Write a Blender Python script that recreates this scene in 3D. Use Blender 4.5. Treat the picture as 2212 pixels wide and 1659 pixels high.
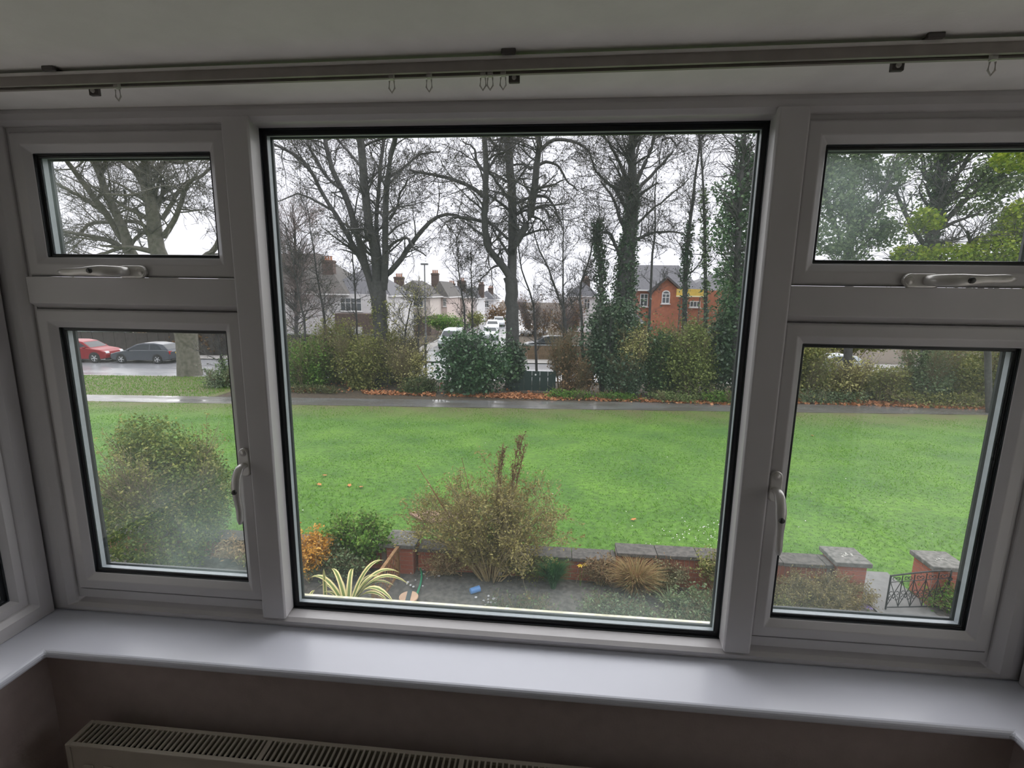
import bpy, math, random
import numpy as np
from mathutils import Matrix, Vector

for o in list(bpy.data.objects): bpy.data.objects.remove(o)
scene = bpy.context.scene
COL = scene.collection
PI = math.pi

# ------------------------------------------------------------------ camera
FPX = 1082.19
PITCH, ROLL, YAW = -.1832, -.0139, .0889
CAM = np.array([.1292, -1.1252, 4.5])
def _rot(p, r, y):
    cy, sy, cp, sp, cr, sr = np.cos(y), np.sin(y), np.cos(p), np.sin(p), np.cos(r), np.sin(r)
    return (np.array([[cy, -sy, 0], [sy, cy, 0], [0, 0, 1]]) @ np.array([[1, 0, 0], [0, cp, -sp], [0, sp, cp]])
            @ np.array([[cr, 0, sr], [0, 1, 0], [-sr, 0, cr]]))
CM = _rot(PITCH, ROLL, YAW)
cd = bpy.data.cameras.new('camera')
cd.sensor_fit = 'HORIZONTAL'; cd.sensor_width = 36.0; cd.lens = FPX / 2212 * 36.0
cd.clip_start = .02; cd.clip_end = 2000
co = bpy.data.objects.new('camera', cd); COL.objects.link(co)
co.matrix_world = Matrix(((CM[0,0], CM[0,2], -CM[0,1], CAM[0]), (CM[1,0], CM[1,2], -CM[1,1], CAM[1]),
                          (CM[2,0], CM[2,2], -CM[2,1], CAM[2]), (0, 0, 0, 1)))
scene.camera = co

# ------------------------------------------------------------------ sky, light, exposure
w = bpy.data.worlds.new('overcast_sky'); scene.world = w; w.use_nodes = True
wb = w.node_tree.nodes['Background']
wb.inputs[0].default_value = (.80, .79, .86, 1); wb.inputs[1].default_value = 1.5
sd = bpy.data.lights.new('cloud_softened_sun', 'SUN'); sd.energy = 4.4; sd.angle = math.radians(140); sd.color = (1, .98, .95)
so = bpy.data.objects.new('cloud_softened_sun', sd); COL.objects.link(so)
so.rotation_euler = (math.radians(-26), math.radians(8), 0); so.location = (0, 10, 40)
vs = scene.view_settings
vs.view_transform = 'Standard'; vs.look = 'None'; vs.exposure = 0.0; vs.gamma = 1.0; vs.use_curve_mapping = False

# ------------------------------------------------------------------ measuring helpers (photo pixel -> ray -> point in the place)
def ray(u, v): return CM @ np.array([(u - 1106) / FPX, 1, (829.5 - v) / FPX])
def aty(u, v, Y):
    d = ray(u, v); return CAM + d * ((Y - CAM[1]) / d[1])
def atz(u, v, z):
    d = ray(u, v); return CAM + d * ((z - CAM[2]) / d[2])
def g(y):
    t = np.clip((np.asarray(y, float) - 7.5) / 15.5, 0, 1); return -1.0 * t * t * (3 - 2 * t)
def ground(u, v, dz=0):
    d = ray(u, v); t = 1.5
    while t < 900:
        p = CAM + d * t
        if p[2] < g(p[1]) + dz:
            a, b = t / 1.01 - .02, t
            for _ in range(30):
                m = (a + b) / 2; p = CAM + d * m
                if p[2] < g(p[1]) + dz: b = m
                else: a = m
            return CAM + d * b
        t = t * 1.01 + .02
    return CAM + d * 900
ZW = 4.7978      # height of the top edge of the small panes

# ------------------------------------------------------------------ materials
MATS = {}
def nodes(name):
    m = bpy.data.materials.new(name); m.use_nodes = True
    nt = m.node_tree; MATS[name] = m
    return m, nt, nt.nodes['Principled BSDF']
def mat(name, col, rough=.6, var=.12, scale=30, metal=0, bump=0, bscale=None, spec=.5, col2=None, detail=4, island=0):
    m, nt, b = nodes(name)
    b.inputs['Roughness'].default_value = rough; b.inputs['Metallic'].default_value = metal
    b.inputs['Specular IOR Level'].default_value = spec
    tc = nt.nodes.new('ShaderNodeTexCoord')
    n = nt.nodes.new('ShaderNodeTexNoise'); n.inputs['Scale'].default_value = scale; n.inputs['Detail'].default_value = detail
    nt.links.new(tc.outputs['Object'], n.inputs['Vector'])
    r = nt.nodes.new('ShaderNodeValToRGB')
    c2 = col2 if col2 else tuple(c * (1 - 2 * var) for c in col)
    r.color_ramp.elements[0].position = .35; r.color_ramp.elements[1].position = .65
    r.color_ramp.elements[0].color = (*c2, 1); r.color_ramp.elements[1].color = (*col, 1)
    nt.links.new(n.outputs['Fac'], r.inputs['Fac'])
    out = r.outputs['Color']
    if island:
        ge = nt.nodes.new('ShaderNodeNewGeometry'); hs = nt.nodes.new('ShaderNodeHueSaturation')
        mr = nt.nodes.new('ShaderNodeMapRange'); mr.inputs[3].default_value = 1 - island; mr.inputs[4].default_value = 1 + island
        nt.links.new(ge.outputs['Random Per Island'], mr.inputs[0]); nt.links.new(mr.outputs[0], hs.inputs['Value'])
        nt.links.new(out, hs.inputs['Color']); out = hs.outputs['Color']
    nt.links.new(out, b.inputs['Base Color'])
    if bump:
        n2 = nt.nodes.new('ShaderNodeTexNoise'); n2.inputs['Scale'].default_value = bscale or scale * 3; n2.inputs['Detail'].default_value = 6
        nt.links.new(tc.outputs['Object'], n2.inputs['Vector'])
        bp = nt.nodes.new('ShaderNodeBump'); bp.inputs['Strength'].default_value = bump; bp.inputs['Distance'].default_value = .02
        nt.links.new(n2.outputs['Fac'], bp.inputs['Height']); nt.links.new(bp.outputs['Normal'], b.inputs['Normal'])
    return m
def leafmat(name, c1, c2, c3=None, rough=.5, trans=.35, spec=.3):
    """leaf: colour differs from leaf to leaf, some light passes through"""
    m, nt, b = nodes(name)
    ge = nt.nodes.new('ShaderNodeNewGeometry'); r = nt.nodes.new('ShaderNodeValToRGB')
    e = r.color_ramp.elements
    e[0].position = 0; e[0].color = (*c1, 1); e[1].position = 1; e[1].color = (*(c3 or c2), 1)
    if c3: k = e.new(.5); k.color = (*c2, 1)
    nt.links.new(ge.outputs['Random Per Island'], r.inputs['Fac'])
    nt.links.new(r.outputs['Color'], b.inputs['Base Color'])
    b.inputs['Roughness'].default_value = rough; b.inputs['Specular IOR Level'].default_value = spec
    tr = nt.nodes.new('ShaderNodeBsdfTranslucent'); nt.links.new(r.outputs['Color'], tr.inputs['Color'])
    mx = nt.nodes.new('ShaderNodeMixShader'); mx.inputs[0].default_value = trans
    o = nt.nodes['Material Output']
    nt.links.new(b.outputs[0], mx.inputs[1]); nt.links.new(tr.outputs[0], mx.inputs[2]); nt.links.new(mx.outputs[0], o.inputs[0])
    return m
def glassmat(name, haze=0.0, hx=(0, 1), hz=(0, 1), base=.0, tint=(.995, .998, .997)):
    """window glass: clear, mirrors at grazing angles, plus a pale film"""
    m, nt, b = nodes(name); nt.nodes.remove(b)
    o = nt.nodes['Material Output']
    t = nt.nodes.new('ShaderNodeBsdfTransparent'); t.inputs[0].default_value = (*tint, 1)
    gl = nt.nodes.new('ShaderNodeBsdfGlossy'); gl.inputs['Roughness'].default_value = .0; gl.inputs[0].default_value = (.9, .95, .95, 1)
    fr = nt.nodes.new('ShaderNodeLayerWeight'); fr.inputs[0].default_value = .5
    pw = nt.nodes.new('ShaderNodeMath'); pw.operation = 'POWER'; pw.inputs[1].default_value = 5; nt.links.new(fr.outputs['Facing'], pw.inputs[0])
    sc = nt.nodes.new('ShaderNodeMath'); sc.operation = 'MULTIPLY_ADD'; sc.inputs[1].default_value = .9; sc.inputs[2].default_value = .022; nt.links.new(pw.outputs[0], sc.inputs[0])
    m1 = nt.nodes.new('ShaderNodeMixShader'); nt.links.new(sc.outputs[0], m1.inputs[0])
    nt.links.new(t.outputs[0], m1.inputs[1]); nt.links.new(gl.outputs[0], m1.inputs[2])
    d1 = nt.nodes.new('ShaderNodeBsdfTranslucent'); d1.inputs[0].default_value = (.55, .66, .64, 1)
    m2 = nt.nodes.new('ShaderNodeMixShader')
    nt.links.new(m1.outputs[0], m2.inputs[1]); nt.links.new(d1.outputs[0], m2.inputs[2])
    tc = nt.nodes.new('ShaderNodeTexCoord'); sp = nt.nodes.new('ShaderNodeSeparateXYZ'); nt.links.new(tc.outputs['Object'], sp.inputs[0])
    a = nt.nodes.new('ShaderNodeMapRange'); a.interpolation_type = 'SMOOTHSTEP'; a.inputs[1].default_value = hx[0]; a.inputs[2].default_value = hx[1]
    c = nt.nodes.new('ShaderNodeMapRange'); c.interpolation_type = 'SMOOTHSTEP'; c.inputs[1].default_value = hz[0]; c.inputs[2].default_value = hz[1]
    nt.links.new(sp.outputs[0], a.inputs[0]); nt.links.new(sp.outputs[2], c.inputs[0])
    mu = nt.nodes.new('ShaderNodeMath'); mu.operation = 'MULTIPLY'; nt.links.new(a.outputs[0], mu.inputs[0]); nt.links.new(c.outputs[0], mu.inputs[1])
    ns = nt.nodes.new('ShaderNodeTexNoise'); ns.inputs['Scale'].default_value = 9; ns.inputs['Detail'].default_value = 3
    nt.links.new(tc.outputs['Object'], ns.inputs['Vector'])
    m3 = nt.nodes.new('ShaderNodeMath'); m3.operation = 'MULTIPLY'; nt.links.new(mu.outputs[0], m3.inputs[0]); nt.links.new(ns.outputs['Fac'], m3.inputs[1])
    m4 = nt.nodes.new('ShaderNodeMath'); m4.operation = 'MULTIPLY_ADD'; m4.inputs[1].default_value = haze * 2; m4.inputs[2].default_value = base
    nt.links.new(m3.outputs[0], m4.inputs[0]); nt.links.new(m4.outputs[0], m2.inputs[0])
    nt.links.new(m2.outputs[0], o.inputs[0])
    return m

# ------------------------------------------------------------------ mesh helpers
def link(o, parent=None):
    COL.objects.link(o)
    if parent is not None: o.parent = parent
    return o
def tag(o, label=None, cat=None, group=None, kind=None):
    if label: o['label'] = label
    if cat: o['category'] = cat
    if group: o['group'] = group
    if kind: o['kind'] = kind
    return o
def empty(name, loc=(0, 0, 0), rz=0, label=None, cat=None, group=None, kind=None, parent=None):
    o = bpy.data.objects.new(name, None); o.location = loc; o.rotation_euler = (0, 0, rz); o.empty_display_size = .1
    link(o, parent); return tag(o, label, cat, group, kind)
def quadmesh(name, V, F, material, parent=None, smooth=False, loc=None):
    """fast mesh from arrays; F is (n,3) or (n,4)"""
    V = np.asarray(V, np.float32).reshape(-1, 3); F = np.asarray(F, np.int32)
    me = bpy.data.meshes.new(name); k = F.shape[1]
    me.vertices.add(len(V)); me.vertices.foreach_set('co', V.ravel())
    me.loops.add(F.size); me.loops.foreach_set('vertex_index', F.ravel())
    me.polygons.add(len(F)); me.polygons.foreach_set('loop_start', np.arange(0, F.size, k, dtype=np.int32))
    try: me.polygons.foreach_set('loop_total', np.full(len(F), k, np.int32))
    except Exception: pass
    if smooth: me.polygons.foreach_set('use_smooth', np.ones(len(F), bool))
    me.update(calc_edges=True); me.validate()
    me.materials.append(material)
    o = bpy.data.objects.new(name, me); link(o, parent)
    if loc is not None: o.location = loc
    return o
class MB:
    def __init__(s): s.v = []; s.f = []
    def add(s, vs, fs):
        n = len(s.v); s.v += [tuple(map(float, p)) for p in vs]; s.f += [tuple(i + n for i in f) for f in fs]; return s
    def box(s, a, b):
        (x0, y0, z0), (x1, y1, z1) = a, b
        return s.add([(x0,y0,z0),(x1,y0,z0),(x1,y1,z0),(x0,y1,z0),(x0,y0,z1),(x1,y0,z1),(x1,y1,z1),(x0,y1,z1)],
                     [(3,2,1,0),(4,5,6,7),(0,1,5,4),(1,2,6,5),(2,3,7,6),(3,0,4,7)])
    def prism(s, poly, d, axis='y', o=0):
        """poly of 2-D points extruded: axis y: poly is (x,z), from o to o+d"""
        n = len(poly)
        def P(a, b, t): return {'y': (a, t, b), 'x': (t, a, b), 'z': (a, b, t)}[axis]
        vs = [P(a, b, o) for a, b in poly] + [P(a, b, o + d) for a, b in poly]
        return s.add(vs, [tuple(range(n))[::-1], tuple(range(n, 2 * n))] + [(i, (i + 1) % n, n + (i + 1) % n, n + i) for i in range(n)])
    def tube(s, pts, r, n=8, cap=True):
        pts = [Vector(p) for p in pts]; rs = r if hasattr(r, '__len__') else [r] * len(pts)
        up = Vector((0, 0, 1)); b = len(s.v); vs = []; fs = []
        for i, p in enumerate(pts):
            t = (pts[min(i + 1, len(pts) - 1)] - pts[max(i - 1, 0)]).normalized()
            a = t.cross(up)
            if a.length < 1e-3: a = t.cross(Vector((1, 0, 0)))
            a.normalize(); c = t.cross(a)
            for k in range(n):
                q = 2 * PI * k / n; vs.append(p + (a * math.cos(q) + c * math.sin(q)) * rs[i])
        for i in range(len(pts) - 1):
            for k in range(n):
                fs.append((i*n+k, i*n+(k+1)%n, (i+1)*n+(k+1)%n, (i+1)*n+k))
        if cap: fs += [tuple(range(n))[::-1], tuple(range((len(pts)-1)*n, len(pts)*n))]
        return s.add(vs, fs)
    def lathe(s, prof, n=24, c=(0, 0, 0), axis='z'):
        vs = []; m = len(prof)
        for k in range(n):
            q = 2 * PI * k / n
            for r, h in prof:
                x, y, z = r * math.cos(q), r * math.sin(q), h
                if axis == 'y': x, y, z = x, h, y
                if axis == 'x': x, y, z = h, x, y
                vs.append((x + c[0], y + c[1], z + c[2]))
        return s.add(vs, [(k*m+i, ((k+1)%n)*m+i, ((k+1)%n)*m+i+1, k*m+i+1) for k in range(n) for i in range(m - 1)])
    def ring(s, rect, prof, y0=0, k=(1, 1, 1)):
        """mitred frame: rect (x0,x1,z0,z1), closed profile of (inset, y); k scales the inset at sides, bottom, top"""
        x0, x1, z0, z1 = rect; m = len(prof); vs = []
        for (cx, cz, sx, sz) in ((x0, z0, k[0], k[1]), (x1, z0, -k[0], k[1]), (x1, z1, -k[0], -k[2]), (x0, z1, k[0], -k[2])):
            vs += [(cx + sx * i, y0 + y, cz + sz * i) for i, y in prof]
        return s.add(vs, [(c*m+i, c*m+(i+1)%m, ((c+1)%4)*m+(i+1)%m, ((c+1)%4)*m+i) for c in range(4) for i in range(m)])
    def xf(s, M, start=0):
        s.v[start:] = [tuple(M @ Vector(p)) for p in s.v[start:]]; return s
    def build(s, name, material, parent=None, smooth=False, bevel=0, seg=2, loc=None, fix=True):
        me = bpy.data.meshes.new(name); me.from_pydata(s.v, [], s.f)
        if fix:
            import bmesh
            bm = bmesh.new(); bm.from_mesh(me); bmesh.ops.recalc_face_normals(bm, faces=bm.faces); bm.to_mesh(me); bm.free()
        me.materials.append(material)
        if smooth: me.polygons.foreach_set('use_smooth', np.ones(len(me.polygons), bool))
        o = bpy.data.objects.new(name, me); link(o, parent)
        if loc is not None: o.location = loc
        if bevel:
            b = o.modifiers.new('bevel', 'BEVEL'); b.width = bevel; b.segments = seg; b.limit_method = 'ANGLE'; b.angle_limit = math.radians(35)
        return o
def part_box(name, a, b, m, parent, bevel=0): return MB().box(a, b).build(name, m, parent, bevel=bevel)

# ---- plants
def nrm(a): return a / np.maximum(np.linalg.norm(a, axis=-1, keepdims=True), 1e-9)
def spline(pts, n):
    """Catmull-Rom through pts (k,d) resampled to n points"""
    p = np.asarray(pts, float)
    if len(p) == 2: return p[0] + (p[1] - p[0]) * np.linspace(0, 1, n)[:, None]
    q = np.vstack([2*p[0]-p[1], p, 2*p[-1]-p[-2]]); t = np.linspace(0, len(p) - 1 - 1e-6, n); i = t.astype(int); f = (t - i)[:, None]
    a, b, c, d = q[i], q[i+1], q[i+2], q[i+3]
    return .5*((2*b)+(c-a)*f+(2*a-5*b+4*c-d)*f**2+(3*b-a-3*c+d)*f**3)
def tubes(P, Rr, sides):
    """P (B,K,3), Rr (B,K) -> verts, quad faces"""
    B, K, _ = P.shape
    T = np.empty_like(P); T[:, 1:-1] = P[:, 2:] - P[:, :-2]; T[:, 0] = P[:, 1] - P[:, 0]; T[:, -1] = P[:, -1] - P[:, -2]
    T = nrm(T); ref = np.where(np.abs(T[..., 2:3]) > .9, np.array([1., 0, 0]), np.array([0, 0, 1.]))
    a = nrm(np.cross(T, ref)); b = np.cross(T, a)
    q = np.arange(sides) * 2 * PI / sides
    V = P[:, :, None, :] + Rr[:, :, None, None] * (a[:, :, None, :] * np.cos(q)[:, None] + b[:, :, None, :] * np.sin(q)[:, None])
    idx = np.arange(B * K * sides).reshape(B, K, sides)
    i0 = idx[:, :-1]; i1 = idx[:, 1:]; F = np.stack([i0, np.roll(i0, -1, 2), np.roll(i1, -1, 2), i1], -1).reshape(-1, 4)
    return V.reshape(-1, 3), F
def merge(parts):
    V = []; F = []; n = 0
    for v, f in parts: V.append(v); F.append(f + n); n += len(v)
    return np.vstack(V), np.vstack(F)
def grow(rng, P, Rr, n, length, ang=(35, 70), t0=.2, rise=.15, wig=.12, rr=.45, K=5, rmin=.004, taper=.25):
    """n side branches growing from the polylines P"""
    B, k, _ = P.shape
    L = np.linalg.norm(P[:, 1:] - P[:, :-1], axis=2).sum(1); bi = rng.choice(B, n, p=L / L.sum())
    t = rng.uniform(t0, .98, n) * (k - 1); i = t.astype(int); f = (t - i)[:, None]
    S = P[bi, i] * (1 - f) + P[bi, i + 1] * f; T = nrm(P[bi, i + 1] - P[bi, i])
    r0 = np.maximum((Rr[bi, i] * (1 - f[:, 0]) + Rr[bi, i + 1] * f[:, 0]) * rr * rng.uniform(.7, 1.1, n), rmin)
    perp = nrm(np.cross(T, rng.normal(size=(n, 3)))); A = np.radians(rng.uniform(*ang, n))[:, None]
    D = nrm(T * np.cos(A) + perp * np.sin(A) + np.array([0, 0, rise]))
    ln = length * rng.uniform(.55, 1.25, n); st = (ln / (K - 1))[:, None]
    out = [S]; d = D
    for _ in range(K - 1):
        d = nrm(d + rng.normal(size=(n, 3)) * wig + np.array([0, 0, rise * .25])); out.append(out[-1] + d * st)
    Pn = np.stack(out, 1); Rn = r0[:, None] * np.linspace(1, taper, K)[None, :]
    return Pn, np.maximum(Rn, rmin * .8)
def leaves(rng, C, size, aspect=.55, flat=.3, fold=.15, updir=None):
    """C (n,3) centres -> one small folded leaf each (4 verts, 1 quad)"""
    n = len(C); d = rng.normal(size=(n, 3)); d[:, 2] *= (1 - flat); d = nrm(d)
    s = nrm(np.cross(d, rng.normal(size=(n, 3)))); nn = np.cross(d, s)
    L = (size * rng.uniform(.6, 1.3, n))[:, None]
    V = np.stack([C - d*L*.5, C + s*L*aspect*.5 + nn*L*fold, C + d*L*.5, C - s*L*aspect*.5 + nn*L*fold], 1)
    return V.reshape(-1, 3), np.arange(4 * n).reshape(n, 4)
def blob(rng, n, c, r, hollow=.55, squash=None, lump=.25, nl=9):
    """n points in a lumpy crown of radii r about c"""
    d = nrm(rng.normal(size=(n, 3))); rad = rng.uniform(hollow, 1, n) ** .6
    k = nrm(rng.normal(size=(nl, 3))); amp = rng.uniform(-lump, lump, nl)
    m = 1 + (np.clip(d @ k.T, 0, 1) ** 3 * amp).sum(1)
    return np.asarray(c) + d * (rad * m)[:, None] * np.asarray(r)
# ------------------------------------------------------------------ interior
upvc = mat('white_upvc', (.55, .53, .54), .32, .02, 6)
sillm = mat('white_sill_board', (.70, .715, .80), .28, .015, 4)
roomp = mat('bounce_wall_paint', (.82, .80, .77), .85, .03, 25)  # wall paint lightened so the rest of the room bounces more light
paint = mat('shaded_wall_paint', (.48, .40, .385), .85, .04, 25, bump=.06, bscale=160)  # same wall paint darkened: shade below the sill is in the colour
ceilm = mat('ceiling_paint', (.95, .93, .91), .9, .03, 12, bump=.04, bscale=140)
carpet = mat('carpet', (.58, .53, .47), .95, .15, 90)
rubber = mat('black_gasket', (.006, .009, .013), .38, .1, 40)
spacer = mat('silver_spacer_bar', (.40, .44, .47), .4, .05, 40)
chrome = mat('dull_white_metal', (.66, .64, .62), .3, .04, 40, metal=.35)
dark_hole = mat('dark_key_button', (.05, .05, .05), .35, .1, 60)
railm = mat('grey_plastic_track', (.33, .30, .28), .4, .06, 30)
railw = mat('lit_track_lip', (.75, .73, .70), .4, .03, 30)  # near-white colour paints the light along the track's upper lip
clearp = mat('cloudy_clear_plastic', (.62, .60, .57), .25, .05, 50)
bracket_m = mat('brown_grey_bracket', (.10, .09, .085), .5, .1, 60)
radm = mat('cream_radiator_enamel', (.55, .50, .43), .35, .03, 10)
raddark = mat('radiator_inside_shade', (.012, .012, .012), .8, .1, 20)  # near-black: shade between the grille bars put into the colour

SZ = ZW - 1.165          # top of the sill board
CZ = ZW + .088           # ceiling
FZ = 2.60                # room floor
YB = -.9                 # where the bay opens into the room
def struct(o, label): return tag(o, label, kind='structure')
st = lambda name, boxes, m, label: struct([b for b in [MB()] if not [b.box(*q) for q in boxes] == 0][0].build(name, m), label)
st('floor', [((-2.6, -4.8, FZ - .12), (2.6, .2, FZ))], carpet, 'carpeted floor of the upstairs room')
st('ceiling', [((-2.6, -4.8, CZ), (2.6, .12, CZ + .15))], ceilm, 'plain pale ceiling above the bay window')
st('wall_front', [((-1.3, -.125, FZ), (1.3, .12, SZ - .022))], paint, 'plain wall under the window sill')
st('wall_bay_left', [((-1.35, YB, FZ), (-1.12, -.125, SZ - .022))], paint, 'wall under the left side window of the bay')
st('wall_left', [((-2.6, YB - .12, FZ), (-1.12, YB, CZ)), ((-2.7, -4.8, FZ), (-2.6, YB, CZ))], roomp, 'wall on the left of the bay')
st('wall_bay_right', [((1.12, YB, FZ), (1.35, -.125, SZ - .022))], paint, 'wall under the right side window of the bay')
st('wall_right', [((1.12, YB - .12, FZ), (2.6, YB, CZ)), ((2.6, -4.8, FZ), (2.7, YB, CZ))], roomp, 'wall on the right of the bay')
st('wall_back', [((-2.6, -4.8, FZ), (2.6, -4.7, CZ))], roomp, 'plain back wall of the room')

# sill board, U-shaped, with a rounded nose
sb = MB()
outer = [(-1.26, .0), (1.26, .0), (1.26, YB), (1.078, YB), (1.078, -.163), (-1.078, -.163), (-1.078, YB), (-1.26, YB)]
sb.prism(outer, .022, 'z', SZ - .022)
o = sb.build('window_sill', sillm, bevel=.008, seg=3)
struct(o, 'white window board running round the bay')

# ---- window units
def glazing(root, rect, y, gm, px='glass_pane', lip=.0085):
    """gasket, spacer bar, two panes; rect is the sight opening at depth y"""
    x0, x1, z0, z1 = rect
    MB().ring(rect, [(-.003, 0), (.001, 0), (.001, .006), (lip - .002, .006), (lip, .008), (lip, .011), (-.003, .011)], y).build('gasket', rubber, root, bevel=.0015)
    MB().ring(rect, [(-.003, .0322), (lip, .0322), (lip, .038), (-.003, .038)], y).build('gasket', rubber, root)
    MB().ring(rect, [(-.003, .0152), (lip - .003, .0152), (lip - .003, .0278), (-.003, .0278)], y).build('spacer_bar', spacer, root)
    for d, m_ in ((.0111, gm), (.0279, clear)):
        p = MB().box((x0 - .004, y + d, z0 - .004), (x1 + .004, y + d + .004, z1 + .004)).build(px, m_, root)
SASH = [(0, -.008), (.004, -.012), (.028, -.013), (.0445, -.001), (.0445, .036), (.044, .038), (.040, .046), (0, .046)]
clear = glassmat('clear_glass')
def handle(root, loc, direction):
    """espagnolette handle: plate, cranked lever, lock button; direction is a 2-D vector (x,z) along the lever"""
    h = empty('handle', loc, parent=root)
    dx, dz = direction
    Mx = Matrix(((dx, 0, -dz, 0), (0, 1, 0, 0), (dz, 0, dx, 0), (0, 0, 0, 1)))
    # built along +x, sticking out to -y
    b = MB(); n = 10
    pl = [(-.028 - .014 * math.sin(PI * k / n), .014 * math.cos(PI * k / n)) for k in range(n + 1)] + \
         [(.016 + .014 * math.sin(PI * k / n), -.014 * math.cos(PI * k / n)) for k in range(n + 1)]
    b.prism(pl, -.011, 'y', 0).xf(Mx); b.build('handle_plate', chrome, h, bevel=.003)
    b = MB()
    path = spline([(0, -.006, 0), (.004, -.030, 0), (.028, -.046, 0), (.06, -.050, .001), (.10, -.047, .003), (.135, -.050, .004)], 18)
    wid = np.interp(np.linspace(0, 1, 18), [0, .25, .45, .7, .93, 1], [.010, .0115, .0125, .009, .0085, .004])
    vs = []; fs = []; ns = 10
    for i, p in enumerate(path):
        t = nrm((path[min(i+1, 17)] - path[max(i-1, 0)])); nn = np.array([t[1], -t[0], 0.])
        for k in range(ns):
            q = 2*PI*k/ns; vs.append(p + np.array([0, 0, 1.]) * math.cos(q) * wid[i] + nn * math.sin(q) * min(wid[i], .0065))
    for i in range(17):
        for k in range(ns): fs.append((i*ns+k, i*ns+(k+1)%ns, (i+1)*ns+(k+1)%ns, (i+1)*ns+k))
    fs += [tuple(range(ns))[::-1], tuple(range(17*ns, 18*ns))]
    b.add(vs, fs).xf(Mx); b.build('lever', chrome, h, smooth=True)
    b = MB().lathe([(0, -.060), (.005, -.060), (.0062, -.058), (.0062, -.048)], 14, (.052, 0, 0), 'y').xf(Mx)
    tag(b.build('lock_button', dark_hole, h, smooth=True), 'dark key-lock button')
    b = MB().lathe([(0, -.0125), (.0075, -.0125), (.0085, -.0105)], 14, (-.030, 0, 0), 'y').xf(Mx)
    b.build('screw_cap', chrome, h, smooth=True)
    return h

ledge_w = mat('skylit_strip_white', (.85, .85, .85), .4, .02, 20)  # whiter than the frame: skylight put into the colour
w1 = empty('window_1', (0, 0, ZW)); struct(w1, 'wide white plastic front window with a big fixed pane and opening lights at both sides')
MB().ring((-1.216, 1.216, -1.165, .095), [(0, -.010), (.004, -.013), (.026, -.020), (.048, -.020), (.060, -.010), (.060, .062), (0, .062)], 0, (1.25, .44, .68)).build('outer_frame', upvc, w1, bevel=.003)
# the frame's rebate step round each light
for s in (-1, 1):
    xo, xi = 1.133 * s, .607 * s
    X0, X1 = sorted((xo, xi))
    MB().ring((X0 - .024, X1 + .024, -1.127, .067), [(0, -.004), (.0235, -.004), (.0235, .05), (0, .05)]).build('frame_rebate', upvc, w1)
    # mullion: flat face, chamfered towards the fixed pane, runs over the bottom rail
    a = MB(); m0, m1, m2 = s * .552, s * .560, s * .607
    a.prism([(s*.5485, -.026), (s*.604, -.026), (s*.607, -.023), (s*.607, .06), (s*.556, .06), (s*.551, .030), (s*.5455, -.020)], 1.20, 'z', -1.136)
    a.build('mullion', upvc, w1, bevel=.0025)
    a = MB(); a.prism([(-.020, -.279), (.05, -.279), (.05, -.355), (.002, -.355), (-.020, -.341)], X1 - X0, 'x', X0)
    a.build('transom', upvc, w1, bevel=.002)
    # opening lights
    for nm, (z0, z1) in (('top_sash', (-.2775, .0430)), ('side_sash', (-1.0985, -.3555))):
        sh = MB().ring((X0 + .002, X1 - .002, z0, z1), SASH).build(nm, upvc, w1, bevel=.002)
        if nm == 'top_sash':
            gm = glassmat('misted_glass_top_%s' % ('left' if s < 0 else 'right'), .10, (-1.0, -1.12) if s < 0 else (.95, .6), (-.3, -.1), .02)
        else:
            gm = glassmat('misted_glass_side_%s' % ('left' if s < 0 else 'right'), .09 if s < 0 else .04, (-1.05, -.8) if s < 0 else (1.1, .7), (-.68, -.95), .012)
        glazing(sh, (X0 + .0465, X1 - .0465, z0 + .0445, z1 - .0445), -.0005, gm)
    handle(w1, (s * .865, -.0125, -.2655), (s, 0))
    handle(w1, (s * .6225, -.0125, -.724), (0, -1))
MB().ring((-.553, .553, -1.1395, .054), [(0, .022), (.003, .028), (.003, .070), (0, .070)]).build('glazing_bead', upvc, w1)
for pl in ([(-.012, .080), (.004, .066), (.029, .0515), (.062, .0515), (.062, .094), (-.012, .094)],
           [(-.014, -1.163), (-.010, -1.156), (.026, -1.1385), (.062, -1.1385), (.062, -1.164), (-.014, -1.164)]):
    MB().prism(pl, 1.10, 'x', -.55).build('fixed_rail', upvc, w1, bevel=.002)
for s in (-1, 1): part_box('sash_light_strip', (min(s*.62, s*1.12), .047, -1.090), (max(s*.62, s*1.12), .064, -1.0625), ledge_w, w1)  # added white strip stands in for the skylit line above the gasket
fixed = MB().ring((-.556, .556, -1.1425, .057), [(0, .026), (.006, .026), (.006, .029), (0, .029)]).build('fixed_light', upvc, w1)
glazing(fixed, (-.550, .550, -1.1367, .0511), .024, lip=.012, gm= glassmat('clear_glass_fixed', .07, (-.9, .3), (-1.0, -1.15), .016))  # bottom haze paints the sill's pale reflection into this pane
ledge_m = mat('mossy_outer_ledge', (.78, .77, .66), .6, .2, 45, col2=(.55, .53, .36))
led = MB().prism([(.063, -1.1535), (.095, -1.158), (.135, -1.169), (.135, -1.195), (.063, -1.195)], 2.43, 'x', -1.215)
tag(led.build('outer_ledge', ledge_m, w1), 'white outside ledge spotted with moss')
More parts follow.
